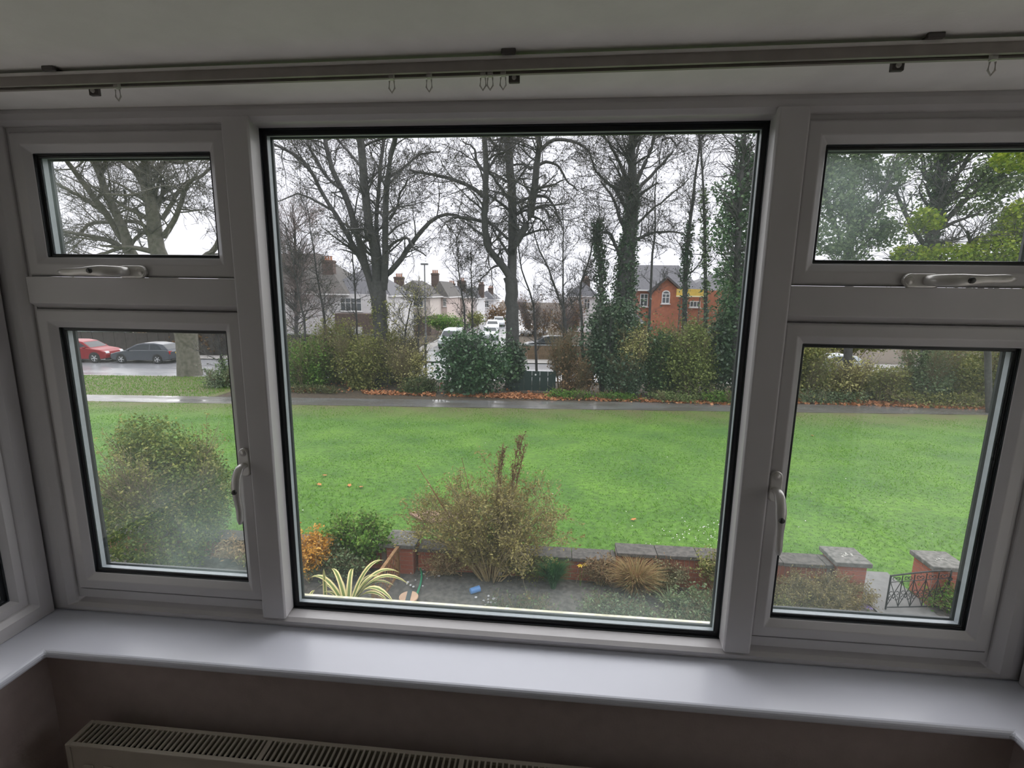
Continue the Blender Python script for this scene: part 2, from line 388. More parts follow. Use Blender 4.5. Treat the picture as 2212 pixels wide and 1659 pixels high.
# side windows of the bay
for n, s in ((2, -1), (3, 1)):
    ws = empty('window_%d' % n, (s * 1.216, 0, ZW)); ws.rotation_euler = (0, 0, s * -PI / 2)
    struct(ws, 'white plastic window in the %s side of the bay' % ('left' if s < 0 else 'right'))
    # local x runs along the side, local -y faces the room
    x0, x1 = (-.86, -.02) if s > 0 else (.02, .86)
    x0, x1 = (.02, .86) if s > 0 else (-.86, -.02)
    MB().ring((x0, x1, -1.165, .095), [(0, -.014), (.035, -.014), (.05, -.004), (.05, .06), (0, .06)]).build('outer_frame', upvc, ws, bevel=.003)
    part_box('corner_post', (-.03 if s > 0 else -.022, -.0, -1.165), (.022 if s > 0 else .03, .06, .095), upvc, ws)
    sh = MB().ring((x0 + .05, x1 - .05, -1.115, .045), [(0, .0), (.02, .0), (.033, .016), (.033, .05), (0, .05)]).build('side_sash', upvc, ws)
    glazing(sh, (x0 + .083, x1 - .083, -1.083, .012), .012, clear)

# ---- curtain track
rail = empty('curtain_track', (0, -.212, CZ), math.radians(-1.1), 'grey curtain track with clear hooks under the ceiling along the window', 'curtain track')
def rx(u, v): return atz(u, v, CZ - .012)[0]
t = MB().prism([(-.0125, -.008), (.0125, -.008), (.0125, -.027), (.006, -.027), (.006, -.024), (.009, -.024), (.009, -.012), (-.009, -.012), (-.009, -.024), (-.006, -.024), (-.006, -.027), (-.0125, -.027)], 2.40, 'x', -1.20)
t.build('track', railm, rail)
part_box('track_lip', (-1.2, -.0165, -.0115), (1.2, -.0126, -.0075), railw, rail)
for x in (-.795, .037, .676):
    b = MB().box((x - .008, -.020, -.005), (x + .008, .066, .0)).box((x - .010, .064, -.018), (x + .010, .072, -.0)).box((x - .012, -.024, -.008), (x + .012, -.0166, -.0))
    br = b.build('bracket', bracket_m, rail, bevel=.0015)
    MB().lathe([(0, -.003), (.0035, -.003), (.0042, 0)], 12, (x, .064, -.010), 'y').build('screw', clearp, br)
for u in (240, 857, 937, 1051, 1066, 1093, 2042):
    x = rx(u, 160)
    b = MB().box((x - .004, -.004, -.032), (x + .004, .004, -.022))
    b.tube([(x - .004, 0, -.034), (x - .005, 0, -.046), (x, 0, -.053), (x + .005, 0, -.046), (x + .004, 0, -.034)], .0014, 6)
    b.build('hook', clearp, rail)

# ---- radiator
RZ = ZW - 1.35
rad = empty('radiator', (-.17, -.195, RZ - .50), 0, 'cream panel radiator with a slotted top grille under the sill', 'radiator')
def rp(nm, a, b, m, par=rad, bevel=0): return part_box(nm, a, b, m, par, bevel)
XL, XR = -.805, 1.00
H = .50
rp('front_panel', (XL, -.032, 0), (XR, -.022, H - .006), radm, bevel=.003)
rp('back_panel', (XL, .026, 0), (XR, .034, H - .006), radm, bevel=.003)
rp('end_cap', (XL - .012, -.034, 0), (XL, .036, H), radm, bevel=.003); rp('end_cap', (XR, -.034, 0), (XR + .012, .036, H), radm, bevel=.003)
rp('inner_fins', (XL + .01, -.018, .02), (XR - .01, .022, H - .05), raddark)
for k in range(36):
    x = XL + .03 + k * .0495
    if x < XR - .03: rp('pressed_rib', (x, -.0365, .04), (x + .024, -.0321, H - .05), radm, bevel=.003)
gr = MB()
gr.box((XL, -.034, H - .007), (XR, -.024, H)); gr.box((XL, .026, H - .007), (XR, .036, H))
gt = gr.build('top_grille', radm, rad, bevel=.0015)
barm = MB().box((-.0021, -.0245, -.005), (.0021, .0265, 0)); proto = None
x = XL + .012; k = 0
while x < XR - .004:
    wide = (k % 34 == 33)
    if proto is None:
        proto = barm.build('grille_bar', radm, gt); o = proto
    else:
        o = proto.copy(); link(o, gt)
    o.location = (x, 0, H)
    if wide: o.scale = (2.6, 1, 1)
    x += .0135; k += 1
for xx in (XL + .15, XR - .15): rp('wall_bracket', (xx, .034, .08), (xx + .04, .066, .42), radm)
for xx in (XL + .03, XR - .05): MB().tube([(xx, 0, 0), (xx, 0, -(RZ - .5 - FZ))], .0075, 10).build('pipe', chrome, rad)
# ------------------------------------------------------------------ outdoor ground
rng = np.random.default_rng(11)
def grassmat():
    m, nt, b = nodes('lawn_grass')
    tc = nt.nodes.new('ShaderNodeTexCoord')
    n1 = nt.nodes.new('ShaderNodeTexNoise'); n1.inputs['Scale'].default_value = .55; n1.inputs['Detail'].default_value = 5
    n2 = nt.nodes.new('ShaderNodeTexNoise'); n2.inputs['Scale'].default_value = 9; n2.inputs['Detail'].default_value = 7; n2.inputs['Roughness'].default_value = .7
    for n in (n1, n2): nt.links.new(tc.outputs['Object'], n.inputs['Vector'])
    r1 = nt.nodes.new('ShaderNodeValToRGB'); e = r1.color_ramp.elements
    e[0].position = .3; e[0].color = (.060, .17, .014, 1); e[1].position = .7; e[1].color = (.13, .28, .022, 1)
    r2 = nt.nodes.new('ShaderNodeValToRGB'); e = r2.color_ramp.elements
    e[0].position = .35; e[0].color = (.38, .42, .36, 1); e[1].position = .62; e[1].color = (1, 1, 1, 1)
    nt.links.new(n1.outputs['Fac'], r1.inputs['Fac']); nt.links.new(n2.outputs['Fac'], r2.inputs['Fac'])
    mx = nt.nodes.new('ShaderNodeMix'); mx.data_type = 'RGBA'; mx.blend_type = 'MULTIPLY'; mx.inputs[0].default_value = 1
    nt.links.new(r1.outputs[0], mx.inputs[6]); nt.links.new(r2.outputs[0], mx.inputs[7])
    sp = nt.nodes.new('ShaderNodeSeparateXYZ'); nt.links.new(tc.outputs['Object'], sp.inputs[0])
    ma = nt.nodes.new('ShaderNodeMath'); ma.operation = 'MULTIPLY_ADD'; ma.inputs[1].default_value = -.092; nt.links.new(sp.outputs[0], ma.inputs[0]); nt.links.new(sp.outputs[1], ma.inputs[2])
    mr = nt.nodes.new('ShaderNodeMapRange'); mr.inputs[1].default_value = 18.5; mr.inputs[2].default_value = 22.2; mr.inputs[4].default_value = 1.6; nt.links.new(ma.outputs[0], mr.inputs[0])
    n3 = nt.nodes.new('ShaderNodeTexNoise'); n3.inputs['Scale'].default_value = .9; n3.inputs['Detail'].default_value = 6; nt.links.new(tc.outputs['Object'], n3.inputs['Vector'])
    mu = nt.nodes.new('ShaderNodeMath'); mu.operation = 'MULTIPLY'; mu.use_clamp = True; nt.links.new(mr.outputs[0], mu.inputs[0]); nt.links.new(n3.outputs['Fac'], mu.inputs[1])
    wx = nt.nodes.new('ShaderNodeMix'); wx.data_type = 'RGBA'; wx.inputs[7].default_value = (.13, .12, .05, 1)   # trodden, muddy strip beside the path
    nt.links.new(mu.outputs[0], wx.inputs[0]); nt.links.new(mx.outputs[2], wx.inputs[6])
    nt.links.new(wx.outputs[2], b.inputs['Base Color']); b.inputs['Roughness'].default_value = .8
    bp = nt.nodes.new('ShaderNodeBump'); bp.inputs['Strength'].default_value = .6; bp.inputs['Distance'].default_value = .05
    nt.links.new(n2.outputs['Fac'], bp.inputs['Height']); nt.links.new(bp.outputs['Normal'], b.inputs['Normal'])
    return m
def wetmat(name, dry, wet, scale, lo=.35, hi=.6, rough=(.35, .06)):
    """tarmac with puddles: darker and mirror-like where wet"""
    m, nt, b = nodes(name)
    tc = nt.nodes.new('ShaderNodeTexCoord'); mp = nt.nodes.new('ShaderNodeMapping'); mp.inputs['Scale'].default_value = (.5, 1.4, 1)
    nt.links.new(tc.outputs['Object'], mp.inputs[0])
    n = nt.nodes.new('ShaderNodeTexNoise'); n.inputs['Scale'].default_value = scale; n.inputs['Detail'].default_value = 5; nt.links.new(mp.outputs[0], n.inputs[0])
    r = nt.nodes.new('ShaderNodeValToRGB'); e = r.color_ramp.elements
    e[0].position = lo; e[0].color = (*dry, 1); e[1].position = hi; e[1].color = (*wet, 1)
    nt.links.new(n.outputs['Fac'], r.inputs['Fac']); nt.links.new(r.outputs[0], b.inputs['Base Color'])
    mr = nt.nodes.new('ShaderNodeMapRange'); mr.inputs[1].default_value = lo; mr.inputs[2].default_value = hi; mr.inputs[3].default_value = rough[0]; mr.inputs[4].default_value = rough[1]
    nt.links.new(n.outputs['Fac'], mr.inputs[0]); nt.links.new(mr.outputs[0], b.inputs['Roughness'])
    return m
lawn_m = grassmat()
blade_m = leafmat('grass_blade', (.085, .21, .016), (.12, .28, .022), (.21, .37, .06), .6, .4)
soil_m = mat('damp_garden_soil', (.15, .14, .125), .9, .25, 14, col2=(.07, .065, .058), bump=.8, bscale=30)
earth_m = mat('brown_earth_litter', (.10, .07, .045), .9, .3, 6, col2=(.04, .035, .025), bump=.6, bscale=25)
path_m = wetmat('wet_tarmac_path', (.10, .095, .085), (.17, .17, .17), .8, .42, .62, (.4, .10))
road_m = wetmat('wet_road', (.20, .205, .22), (.30, .31, .33), .35, .4, .6, (.35, .14))
kerb_m = mat('kerb_stone', (.36, .35, .33), .7, .12, 20)
pave_m = mat('pavement', (.30, .29, .28), .6, .12, 15)
def strip(name, xs, ya, yb, ny, m, dz=0, slope=0.0, label='', bump=0):
    """ground strip between the lines y=ya+slope*x and y=yb+slope*x, following the fall of the land"""
    xs = np.linspace(xs[0], xs[1], max(2, int((xs[1] - xs[0]) / (1.0 if ny > 8 else 3)) + 1)); ys = np.linspace(0, 1, ny)
    X, T = np.meshgrid(xs, ys); Y = ya + (yb - ya) * T + slope * X; Z = g(Y) + dz
    if bump: Z = Z + bump * rng.normal(size=Z.shape)
    nx = len(xs); i = np.arange((ny - 1) * nx).reshape(ny - 1, nx)[:, :-1].ravel()
    F = np.stack([i, i + 1, i + nx + 1, i + nx], 1)
    o = quadmesh(name, np.stack([X, Y, Z], -1), F, m, smooth=True)
    return struct(o, label)
SL = .092
strip('ground', (-140, 140), -20, 260, 60, earth_m, -.06, 0, 'bare ground beyond the road')
strip('lawn', (-34, 34), 0, 1, 2, lawn_m, 0, 0, 'tmp') if False else None
# lawn edge against the path runs slightly askew, so it is meshed row by row
nx, ny = 90, 40
X, T = np.meshgrid(np.linspace(-45, 45, nx), np.linspace(0, 1, ny)); Y = 6.42 * (1 - T) + T * (22.25 + SL * X); Z = g(Y) + .012 * np.sin(X * 2.1) * np.cos(Y * 1.7)
i = np.arange((ny - 1) * nx).reshape(ny - 1, nx)[:, :-1].ravel()
struct(quadmesh('lawn', np.stack([X, Y, Z], -1), np.stack([i, i + 1, i + nx + 1, i + nx], 1), lawn_m, smooth=True), 'wide green lawn beyond the garden wall')
strip('garden_bed', (-14, 14), .2, 6.46, 24, soil_m, -.015, 0, 'dark soil bed below the window', .012)
strip('footpath', (-45, 45), 22.2, 23.95, 6, path_m, .01, SL, 'wet tarmac footpath across the green')
strip('verge', (-45, -17.2), 23.9, 30.0, 8, lawn_m, .0, SL, 'grass verge between path and road')
strip('shrub_bed', (-17.3, 45), 23.9, 29.6, 8, earth_m, -.005, SL, 'leaf covered earth under the hedge')
strip('road', (-60, 60), 29.9, 37.6, 6, road_m, -.03, SL, 'wet main road beyond the hedge')
strip('kerb_near', (-60, 60), 29.75, 29.95, 2, kerb_m, .01, SL, 'near kerb of the main road')
strip('pavement', (-60, 60), 37.75, 39.6, 3, pave_m, .03, SL, 'pavement on the far side of the road')
strip('kerb_far', (-60, 60), 37.55, 37.75, 2, kerb_m, .04, SL, 'far kerb of the main road')
o = struct(quadmesh('side_road', [(-11.6, 36.4, -.985), (-4.2, 37.1, -.985), (-6.2, 150, -.985), (-13.2, 150, -.985)], [(0, 1, 2, 3)], road_m), 'wet side road running away between the houses')
o.location.z = .055
struct(MB().prism([(-13.0, 38.4), (-11.6, 38.4), (-13.2, 150), (-15, 150)], .07, 'z', -.99).build('side_pavement', pave_m), 'pavement along the side road')

# grass blades
def blades(n, xr, yr, h, wd, name, par=None, m=blade_m, mask=None):
    x = rng.uniform(*xr, n); y = rng.uniform(0, 1, n) ** 1.25 * (yr[1] - yr[0]) + yr[0]
    k = (y < 22.1 + SL * x) & ~((x > 4.8) & (x < 5.75) & (y < 7.05))
    x, y = x[k], y[k]; n = len(x)
    # a little clumping
    hh = h * rng.uniform(.5, 1.2, n) * (1 + .6 * np.sin(x * 1.3 + 1.7 * np.sin(y * .9)) * np.sin(y * 1.1 + x * .4))
    a = rng.uniform(0, 2 * PI, n); s = wd * rng.uniform(.6, 1.3, n)
    B = np.stack([x, y, g(y) - .005], -1); D = np.stack([np.cos(a), np.sin(a), 0 * a], -1) * s[:, None]
    tip = B + np.stack([rng.normal(0, .9, n) * hh, rng.normal(0, .9, n) * hh, hh + .005], -1)
    V = np.stack([B - D, B + D, tip], 1)
    return quadmesh(name, V, np.arange(3 * n).reshape(n, 3), m, par)
gb = blades(140000, (-27, 21), (6.62, 23), .045, .010, 'lawn_blades')
tag(gb, 'short bright green grass blades covering the lawn', 'grass', kind='stuff')
vb = rng.uniform(0, 1, (14000, 2)); xv = -40 + 22.5 * vb[:, 0]; yv = 24.0 + 5.7 * vb[:, 1] + SL * xv
hh = .05 + .05 * rng.random(len(xv)); a = rng.uniform(0, 6.28, len(xv)); D = np.stack([np.cos(a), np.sin(a), 0*a], -1) * .02
B = np.stack([xv, yv, g(yv)], -1); V = np.stack([B - D, B + D, B + np.stack([rng.normal(0, .02, len(xv)), rng.normal(0, .02, len(xv)), hh], -1)], 1)
tag(quadmesh('verge_blades', V, np.arange(3 * len(xv)).reshape(-1, 3), blade_m), 'grass blades on the verge beside the road', 'grass', kind='stuff')
# daisies: too small and many to count
n = 260; x = np.concatenate([rng.normal(2.9, .55, 120), rng.uniform(-8, 10, 140)]); y = np.concatenate([rng.normal(8.0, .35, 120), rng.uniform(8, 20, 140)])
Cn = np.stack([x, y, g(y) + .055], -1); V, F = leaves(rng, Cn, .022, 1.0, .9, 0)
daisy_m = mat('daisy_white', (.85, .85, .82), .6, .03, 20)
tag(quadmesh('daisies', V, F, daisy_m), 'tiny white daisies scattered in the lawn', 'daisies', kind='stuff')
# worn earth patch in the lawn behind the big shrub
patch_m = mat('worn_pinkish_earth', (.30, .19, .14), .9, .15, 20)
pc = ground(945, 1118); a = np.linspace(0, 2 * PI, 20, endpoint=False)
pp = np.stack([pc[0] + .55 * np.cos(a) * (1 + .2 * np.sin(3 * a)), pc[1] + .28 * np.sin(a), 0 * a], -1); pp[:, 2] = g(pp[:, 1]) + .035
MBp = MB().add(list(pp) + [tuple(p - np.array([0, 0, .06])) for p in pp], [tuple(range(20))] + [(i, (i + 1) % 20, 20 + (i + 1) % 20, 20 + i) for i in range(20)])
tag(MBp.build('bare_earth_patch', patch_m), 'bare pinkish earth patch in the lawn behind the tall shrub', 'earth patch')
# single fallen leaves on the lawn
fleaf_m = mat('fallen_leaf', (.55, .22, .06), .7, .2, 30)
lf0 = None
for (u, v, lab) in ((1368, 1126, 'orange fallen leaf alone on the right half of the lawn'), (633, 1045, 'tan fallen leaf on the lawn against the left mullion'), (690, 1050, 'long tan fallen leaf on the left of the lawn'),
               (755, 1052, 'small tan fallen leaf between two others on the left lawn'), (780, 1055, 'rightmost of the tan fallen leaves on the left lawn'), (702, 1030, 'orange fallen leaf highest of those on the left lawn'), (1755, 943, 'orange fallen leaf on the lawn in the right window')):
    p = ground(u, v)
    b = MB(); k = [(0, -.07), (.025, -.03), (.05, -.01), (.03, .02), (.035, .06), (0, .045), (-.035, .06), (-.03, .02), (-.05, -.01), (-.025, -.03)]
    b.add([(x, y, .012 * math.sin(14 * x) + .004) for x, y in k] + [(x, y, .012 * math.sin(14 * x)) for x, y in k], [tuple(range(10)), tuple(range(19, 9, -1))] + [(i, (i+1) % 10, 10 + (i+1) % 10, 10 + i) for i in range(10)])
    if lf0 is None: lf0 = o = b.build('fallen_leaf', fleaf_m)
    else: o = lf0.copy(); link(o)
    o.location = (p[0], p[1], p[2] + .045); o.rotation_euler = (.2, .1, rng.uniform(0, 6)); tag(o, lab, 'leaf', 'fallen leaves lying on the lawn')

# ------------------------------------------------------------------ garden wall, pillars, gate
brick_m = mat('red_brick', (.42, .13, .075), .85, .2, 9, col2=(.25, .085, .06), bump=.3, bscale=80)
mortar_m = mat('mortar', (.34, .29, .25), .95, .1, 30)
cop_m = mat('dark_coping_stone', (.115, .105, .095), .85, .2, 18, col2=(.055, .052, .048), bump=.5, bscale=60)
cap_m = mat('lichen_spotted_cap_stone', (.18, .175, .16), .85, .15, 16, col2=(.085, .085, .075), bump=.5, bscale=50)
lich_m = mat('pale_lichen', (.5, .5, .45), .9, .1, 40)
def bricks(root, cells, depth, y):
    """cells: (x0,x1,z0,z1); every brick an object sharing one mesh"""
    me = None
    for (x0, x1, z0, z1) in cells:
        if me is None:
            me = MB().box((-.5, -.5, -.5), (.5, .5, .5)).build('brick', brick_m, root); o = me
        else: o = me.copy(); link(o, root)
        o.location = ((x0 + x1) / 2, y + rng.uniform(-.003, .003), (z0 + z1) / 2); o.scale = (x1 - x0, depth, z1 - z0)
def stretcher(x0, x1, z0, rows, L=.215, h=.065, gp=.010):
    c = []
    for r in range(rows):
        x = x0 - (r % 2) * (L + gp) / 2; z = z0 + r * (h + gp)
        while x < x1:
            a, b = max(x, x0), min(x + L, x1)
            if b - a > .03: c.append((a, b, z, z + h))
            x += L + gp
    return c
def soldier(x0, x1, z0, h=.215, w_=.065, gp=.010):
    n = int((x1 - x0) / (w_ + gp)); return [(x0 + i * (w_ + gp), x0 + i * (w_ + gp) + w_, z0, z0 + h) for i in range(n)]
WY = 6.33
def wall_section(x0, x1, top, label, sold=True, coplen=.62):
    root = empty('garden_wall', ((x0 + x1) / 2, WY, 0), 0, label, 'wall')
    X0, X1 = x0 - (x0 + x1) / 2, x1 - (x0 + x1) / 2
    h = top - .06
    part_box('mortar_core', (X0, -.105, -.2), (X1, .105, h), mortar_m, root)
    if sold:
        zs = h - .225; rows = max(1, int((zs + .15) / .075)); cells = soldier(X0, X1, zs + .005) + stretcher(X0, X1, zs - rows * .075, rows)
    else:
        rows = int((h + .15) / .075); cells = stretcher(X0, X1, h - rows * .075, rows)
    bricks(root, cells, .222, 0)
    x = X0
    while x < X1 - .01:
        e = min(x + coplen, X1)
        o = part_box('coping_stone', (x + .004, -.165, h), (e - .004, .165, h + .06), cop_m, root, bevel=.008); o.rotation_euler = (rng.normal(0, .006), 0, 0); x = e
    return root
wall_section(-10.5, -2.56, .36, 'low red brick wall behind the orange shrub, left of the capped pillar')
wall_section(-2.02, 1.15, .40, 'low brick wall with dark coping behind the tall bare shrub', sold=False)
wall_section(1.15, 4.36, .53, 'higher red brick wall with upright bricks under its dark coping', sold=True)
wall_section(6.2, 11.5, .53, 'brick wall to the right of the iron gate')
def pillar(x0, x1, y0, y1, top, label):
    cx, cy = (x0 + x1) / 2, (y0 + y1) / 2; root = empty('brick_pillar', (cx, cy, 0), 0, label, 'pillar')
    a = (x1 - x0) / 2 - .05; b = (y1 - y0) / 2 - .05; h = top - .07
    part_box('mortar_core', (-a, -b, -.2), (a, b, h), mortar_m, root)
    rows = int((h + .1) / .075); me = None
    for r in range(rows):
        z = h - (r + 1) * .075 + .005
        n = 2
        for side in range(4):
            wd = a if side % 2 == 0 else b
            for k in range(n):
                L = 2 * wd / n; c0 = -wd + k * L + .005; c1 = c0 + L - .01
                if r % 2: c0, c1 = (c0, c0 + L * .5 - .01) if k == 0 else (-wd + L * .5 + .005, wd - .005)
                mid, ln = (c0 + c1) / 2, c1 - c0
                if me is None: me = MB().box((-.5, -.5, -.5), (.5, .5, .5)).build('brick', brick_m, root); o = me
                else: o = me.copy(); link(o, root)
                if side == 0: o.location = (mid, -b + .045, z + .0325); o.scale = (ln, .102, .065)
                if side == 2: o.location = (mid, b - .045, z + .0325); o.scale = (ln, .102, .065)
                if side == 1: o.location = (a - .045, mid, z + .0325); o.scale = (.1025, ln - .004, .0648)
                if side == 3: o.location = (-a + .045, mid, z + .0325); o.scale = (.1025, ln - .004, .0648)
    cap = part_box('cap_stone', (x0 - cx, y0 - cy, h), (x1 - cx, y1 - cy, top), cap_m, root, bevel=.01)
    V, F = leaves(rng, np.stack([rng.normal(0, .07, 14), rng.normal(0, .03, 14), np.full(14, top + .002)], -1), .035, .9, 1.0, 0); V[:, 2] = top + .002
    lo = quadmesh('lichen_spots', V, F, lich_m, cap); lo['kind'] = 'stuff'
pillar(-2.55, -2.02, 6.05, 6.55, .51, 'square brick pillar with a dark flat cap beside the green leafy shrub')
pillar(4.34, 4.86, 6.1, 6.6, .62, 'brick gate pillar to the left of the iron gate')
pillar(5.68, 6.2, 6.1, 6.6, .64, 'brick gate pillar to the right of the iron gate')
# front path through the gate
slab_m = mat('grey_path_slab', (.17, .17, .165), .6, .12, 8, bump=.2)
struct(MB().box((4.86, .3, -.05), (5.68, 7.0, .012)).build('garden_path', slab_m), 'grey paved path leading to the iron gate')
iron = mat('black_wrought_iron', (.012, .012, .012), .45, .1, 50)
gate = empty('iron_gate', (5.90, 6.055, .02), math.radians(180 + 8), 'black wrought iron scroll gate hung between two brick pillars', 'gate')
GW, GH = .90, .60
gp = lambda nm, fn: (lambda b: (fn(b), b.build(nm, iron, gate))[1])(MB())
gp('frame_bar', lambda b: b.tube([(0, 0, 0), (0, 0, GH + .02)], .012, 8)); gp('frame_bar', lambda b: b.tube([(GW, 0, 0), (GW, 0, GH - .06)], .012, 8))
gp('frame_bar', lambda b: b.tube([(0, 0, .03), (GW, 0, .03)], .010, 8))
gp('top_rail', lambda b: b.tube(spline([(0, 0, GH), (.25, 0, GH - .005), (.6, 0, GH - .035), (GW, 0, GH - .07)], 14), .012, 8))
gp('middle_rail', lambda b: b.tube([(0, 0, GH - .12), (GW, 0, GH - .17)], .006, 6))
for k in range(1, 5): gp('upright_bar', lambda b, k=k: b.tube([(GW * k / 5, 0, .03), (GW * k / 5, 0, GH - .01 - .015 * k)], .007, 6))
for k in range(5):
    x0, x1 = GW * k / 5, GW * (k + 1) / 5; xm = (x0 + x1) / 2
    gp('diagonal_bar', lambda b: b.tube([(x0, 0, .04), (x1, 0, GH - .14)], .005, 6)); gp('diagonal_bar', lambda b: b.tube([(x1, 0, .04), (x0, 0, GH - .14)], .005, 6))
    for (cz, r, sg) in ((.20, .042, 1), (.29, .042, -1), (GH - .09, .032, 1)):
        for sd in (-1, 1):
            aa = np.linspace(0, 1.75 * PI, 15)
            pts = [(xm + sd * (r + r * (1 - .035 * i) * -math.cos(q) * .9), 0, cz - .008 * k + sg * r * (1 - .035 * i) * math.sin(q)) for i, q in enumerate(aa)]
            gp('scroll', lambda b: b.tube(pts, .0052, 5))
for z in (.12, .45): gp('hinge', lambda b, z=z: b.box((-.02, -.015, z), (.02, .02, z + .04)))

# ------------------------------------------------------------------ small things in the bed
wood_m = mat('brown_trellis_wood', (.30, .17, .075), .75, .2, 12, col2=(.19, .10, .045))
pA = aty(858, 1183, 5.99); zt = pA[2]; pB = atz(805, 1257, zt)
tr = empty('trellis', (pA[0], pA[1], 0), math.atan2(pB[1] - pA[1], pB[0] - pA[0]), 'brown wooden lattice trellis leaning out from the capped pillar', 'trellis')
TL = float(np.hypot(pB[0] - pA[0], pB[1] - pA[1])); TH = float(zt)
part_box('post', (-.03, -.025, -.05), (.03, .025, TH + .01), wood_m, tr, bevel=.004); part_box('post', (TL - .02, -.02, -.05), (TL + .02, .02, TH), wood_m, tr, bevel=.004)
part_box('top_rail', (0, -.026, TH - .03), (TL, .026, TH + .012), wood_m, tr, bevel=.004); part_box('bottom_rail', (0, -.018, .03), (TL, .018, .06), wood_m, tr)
for s in (-1, 1):
    k = -TH
    while k < TL + TH:
        pts = []
        x0, z0 = (k, .05) if s > 0 else (k, TH - .03)
        L = TH - .08; xa, za, xb, zb = x0, z0, x0 + L, z0 + s * L
        if xa < .03: za += s * (.03 - xa); xa = .03
        if xb > TL - .02: zb -= s * (xb - TL + .02); xb = TL - .02
        if xb - xa > .03:
            b = MB().box((0, -.003, -.010), (math.hypot(xb - xa, zb - za), .003, .010)); o = b.build('lattice_slat', wood_m, tr)
            o.location = (xa, s * .0032, za); o.rotation_euler = (0, -math.atan2(zb - za, xb - xa), 0)
        k += .15
hose_m = mat('green_hose_rubber', (.03, .30, .15), .35, .08, 30)
hp = [ground(u, v, .02) for u, v in ((908, 1228), (911, 1242), (908, 1262), (901, 1283), (893, 1312), (885, 1345))]
hp = [(p[0], p[1], .02) for p in hp]
tag(MB().tube(spline(hp, 40), .017, 8).build('garden_hose', hose_m, smooth=True), 'green garden hose lying on the soil beside the brick pillar', 'hose')
p = ground(883, 1300); tan_m = mat('tan_varnished_wood', (.60, .40, .27), .45, .1, 14)
ds = empty('round_board', (p[0], p[1], .0), math.radians(8), 'round tan wooden board with a dark middle band on the soil', 'board')
b = MB(); b.lathe([(0, 0), (.135, 0), (.14, .006), (.14, .022), (.135, .028), (0, .028)], 32).build('disc', tan_m, ds, smooth=False).location.z = .06
b = MB().box((-.033, -.142, .088), (.033, .142, .096)).build('dark_band', mat('dark_grey_band', (.05, .07, .075), .4, .05, 20), ds)
part_box('foot', (-.10, -.03, -.02), (-.06, .03, .06), tan_m, ds); part_box('foot', (.06, -.03, -.02), (.10, .03, .06), tan_m, ds)
p = ground(1026, 1280); blue_m = mat('blue_plastic', (.10, .28, .62), .35, .06, 20)
bt = empty('blue_beaker', (p[0], p[1], .045), math.radians(35), 'small blue plastic beaker lying on the dark soil', 'beaker')
b = MB().lathe([(0, -.075), (.040, -.075), (.044, -.07), (.047, .07), (.050, .075), (.045, .075), (.041, -.065), (0, -.065)], 20, (0, 0, 0), 'x'); b.build('cup', blue_m, bt, smooth=True)
# little ornament: yellow-rimmed bowl with a black and white figure
p = ground(1082, 1246); black_m = mat('black_glaze', (.012, .012, .014), .3, .1, 20); white_m = mat('white_glaze', (.75, .75, .78), .35, .04, 20); yel_m = mat('yellow_rim', (.72, .58, .20), .4, .08, 20); peach_m = mat('peach_hat', (.72, .42, .28), .6, .08, 20)
og = empty('garden_ornament', (p[0], p[1], 0), 0, 'yellow rimmed bowl with a little black and white figure under the shrub', 'ornament')
MB().lathe([(0, 0), (.09, 0), (.12, .05), (.125, .075), (.11, .075), (.10, .05), (0, .04)], 24).build('bowl', black_m, og, smooth=True)
MB().tube([(.122 * math.cos(a), .122 * math.sin(a), .078) for a in np.linspace(0, 2 * PI, 29)], .009, 8).build('rim', yel_m, og, smooth=True)
fg = MB().lathe([(0, .04), (.045, .04), (.052, .09), (.040, .15), (.022, .17), (0, .175)], 16, (-.02, -.01, 0)).build('figure_body', white_m, og, smooth=True)
MB().lathe([(0, .16), (.026, .165), (.030, .185), (.022, .205), (0, .21)], 14, (-.02, -.01, 0)).build('head', peach_m, fg, smooth=True)
MB().lathe([(.036, .205), (.030, .212), (.008, .265), (0, .27)], 14, (-.02, -.01, 0)).build('pointed_hat', peach_m, fg, smooth=True)
MB().lathe([(0, .05), (.035, .05), (.045, .09), (.035, .14), (0, .15)], 16, (.045, .0, 0)).build('figure_companion', black_m, og, smooth=True)
MB().lathe([(0, .07), (.016, .08), (.018, .10), (0, .12)], 10, (.075, -.03, .03)).build('white_patch', white_m, og, smooth=True)
# pebbles
peb_m = mat('white_pebble', (.65, .66, .68), .6, .06, 20)
pb = None
for k in range(30):
    if k < 14: u, v = rng.normal(1057, 12), rng.normal(1298, 6)
    elif k < 24: u, v = rng.normal(930, 16), rng.normal(1236, 6)
    else: u, v = rng.normal(885, 16), rng.normal(1262, 6)
    q = ground(u, v); r = rng.uniform(.010, .022)
    if pb is None:
        pb = o = MB().lathe([(0, -.6), (.7, -.5), (1, 0), (.75, .5), (0, .65)], 9).build('pebble', peb_m, smooth=True)
    else: o = pb.copy(); link(o)
    o.location = (q[0], q[1], r * .3); o.scale = (r * 1.2, r, r); o.rotation_euler = (0, 0, rng.uniform(0, 6))
    tag(o, ('small white pebble in the scatter right of the blue beaker', 'small white pebble in the scatter right of the green hose', 'small white pebble on the soil below the capped pillar')[0 if k < 14 else 1 if k < 24 else 2], 'pebble', ('white pebbles right of the blue beaker', 'white pebbles right of the green hose', 'white pebbles below the capped pillar')[0 if k < 14 else 1 if k < 24 else 2])
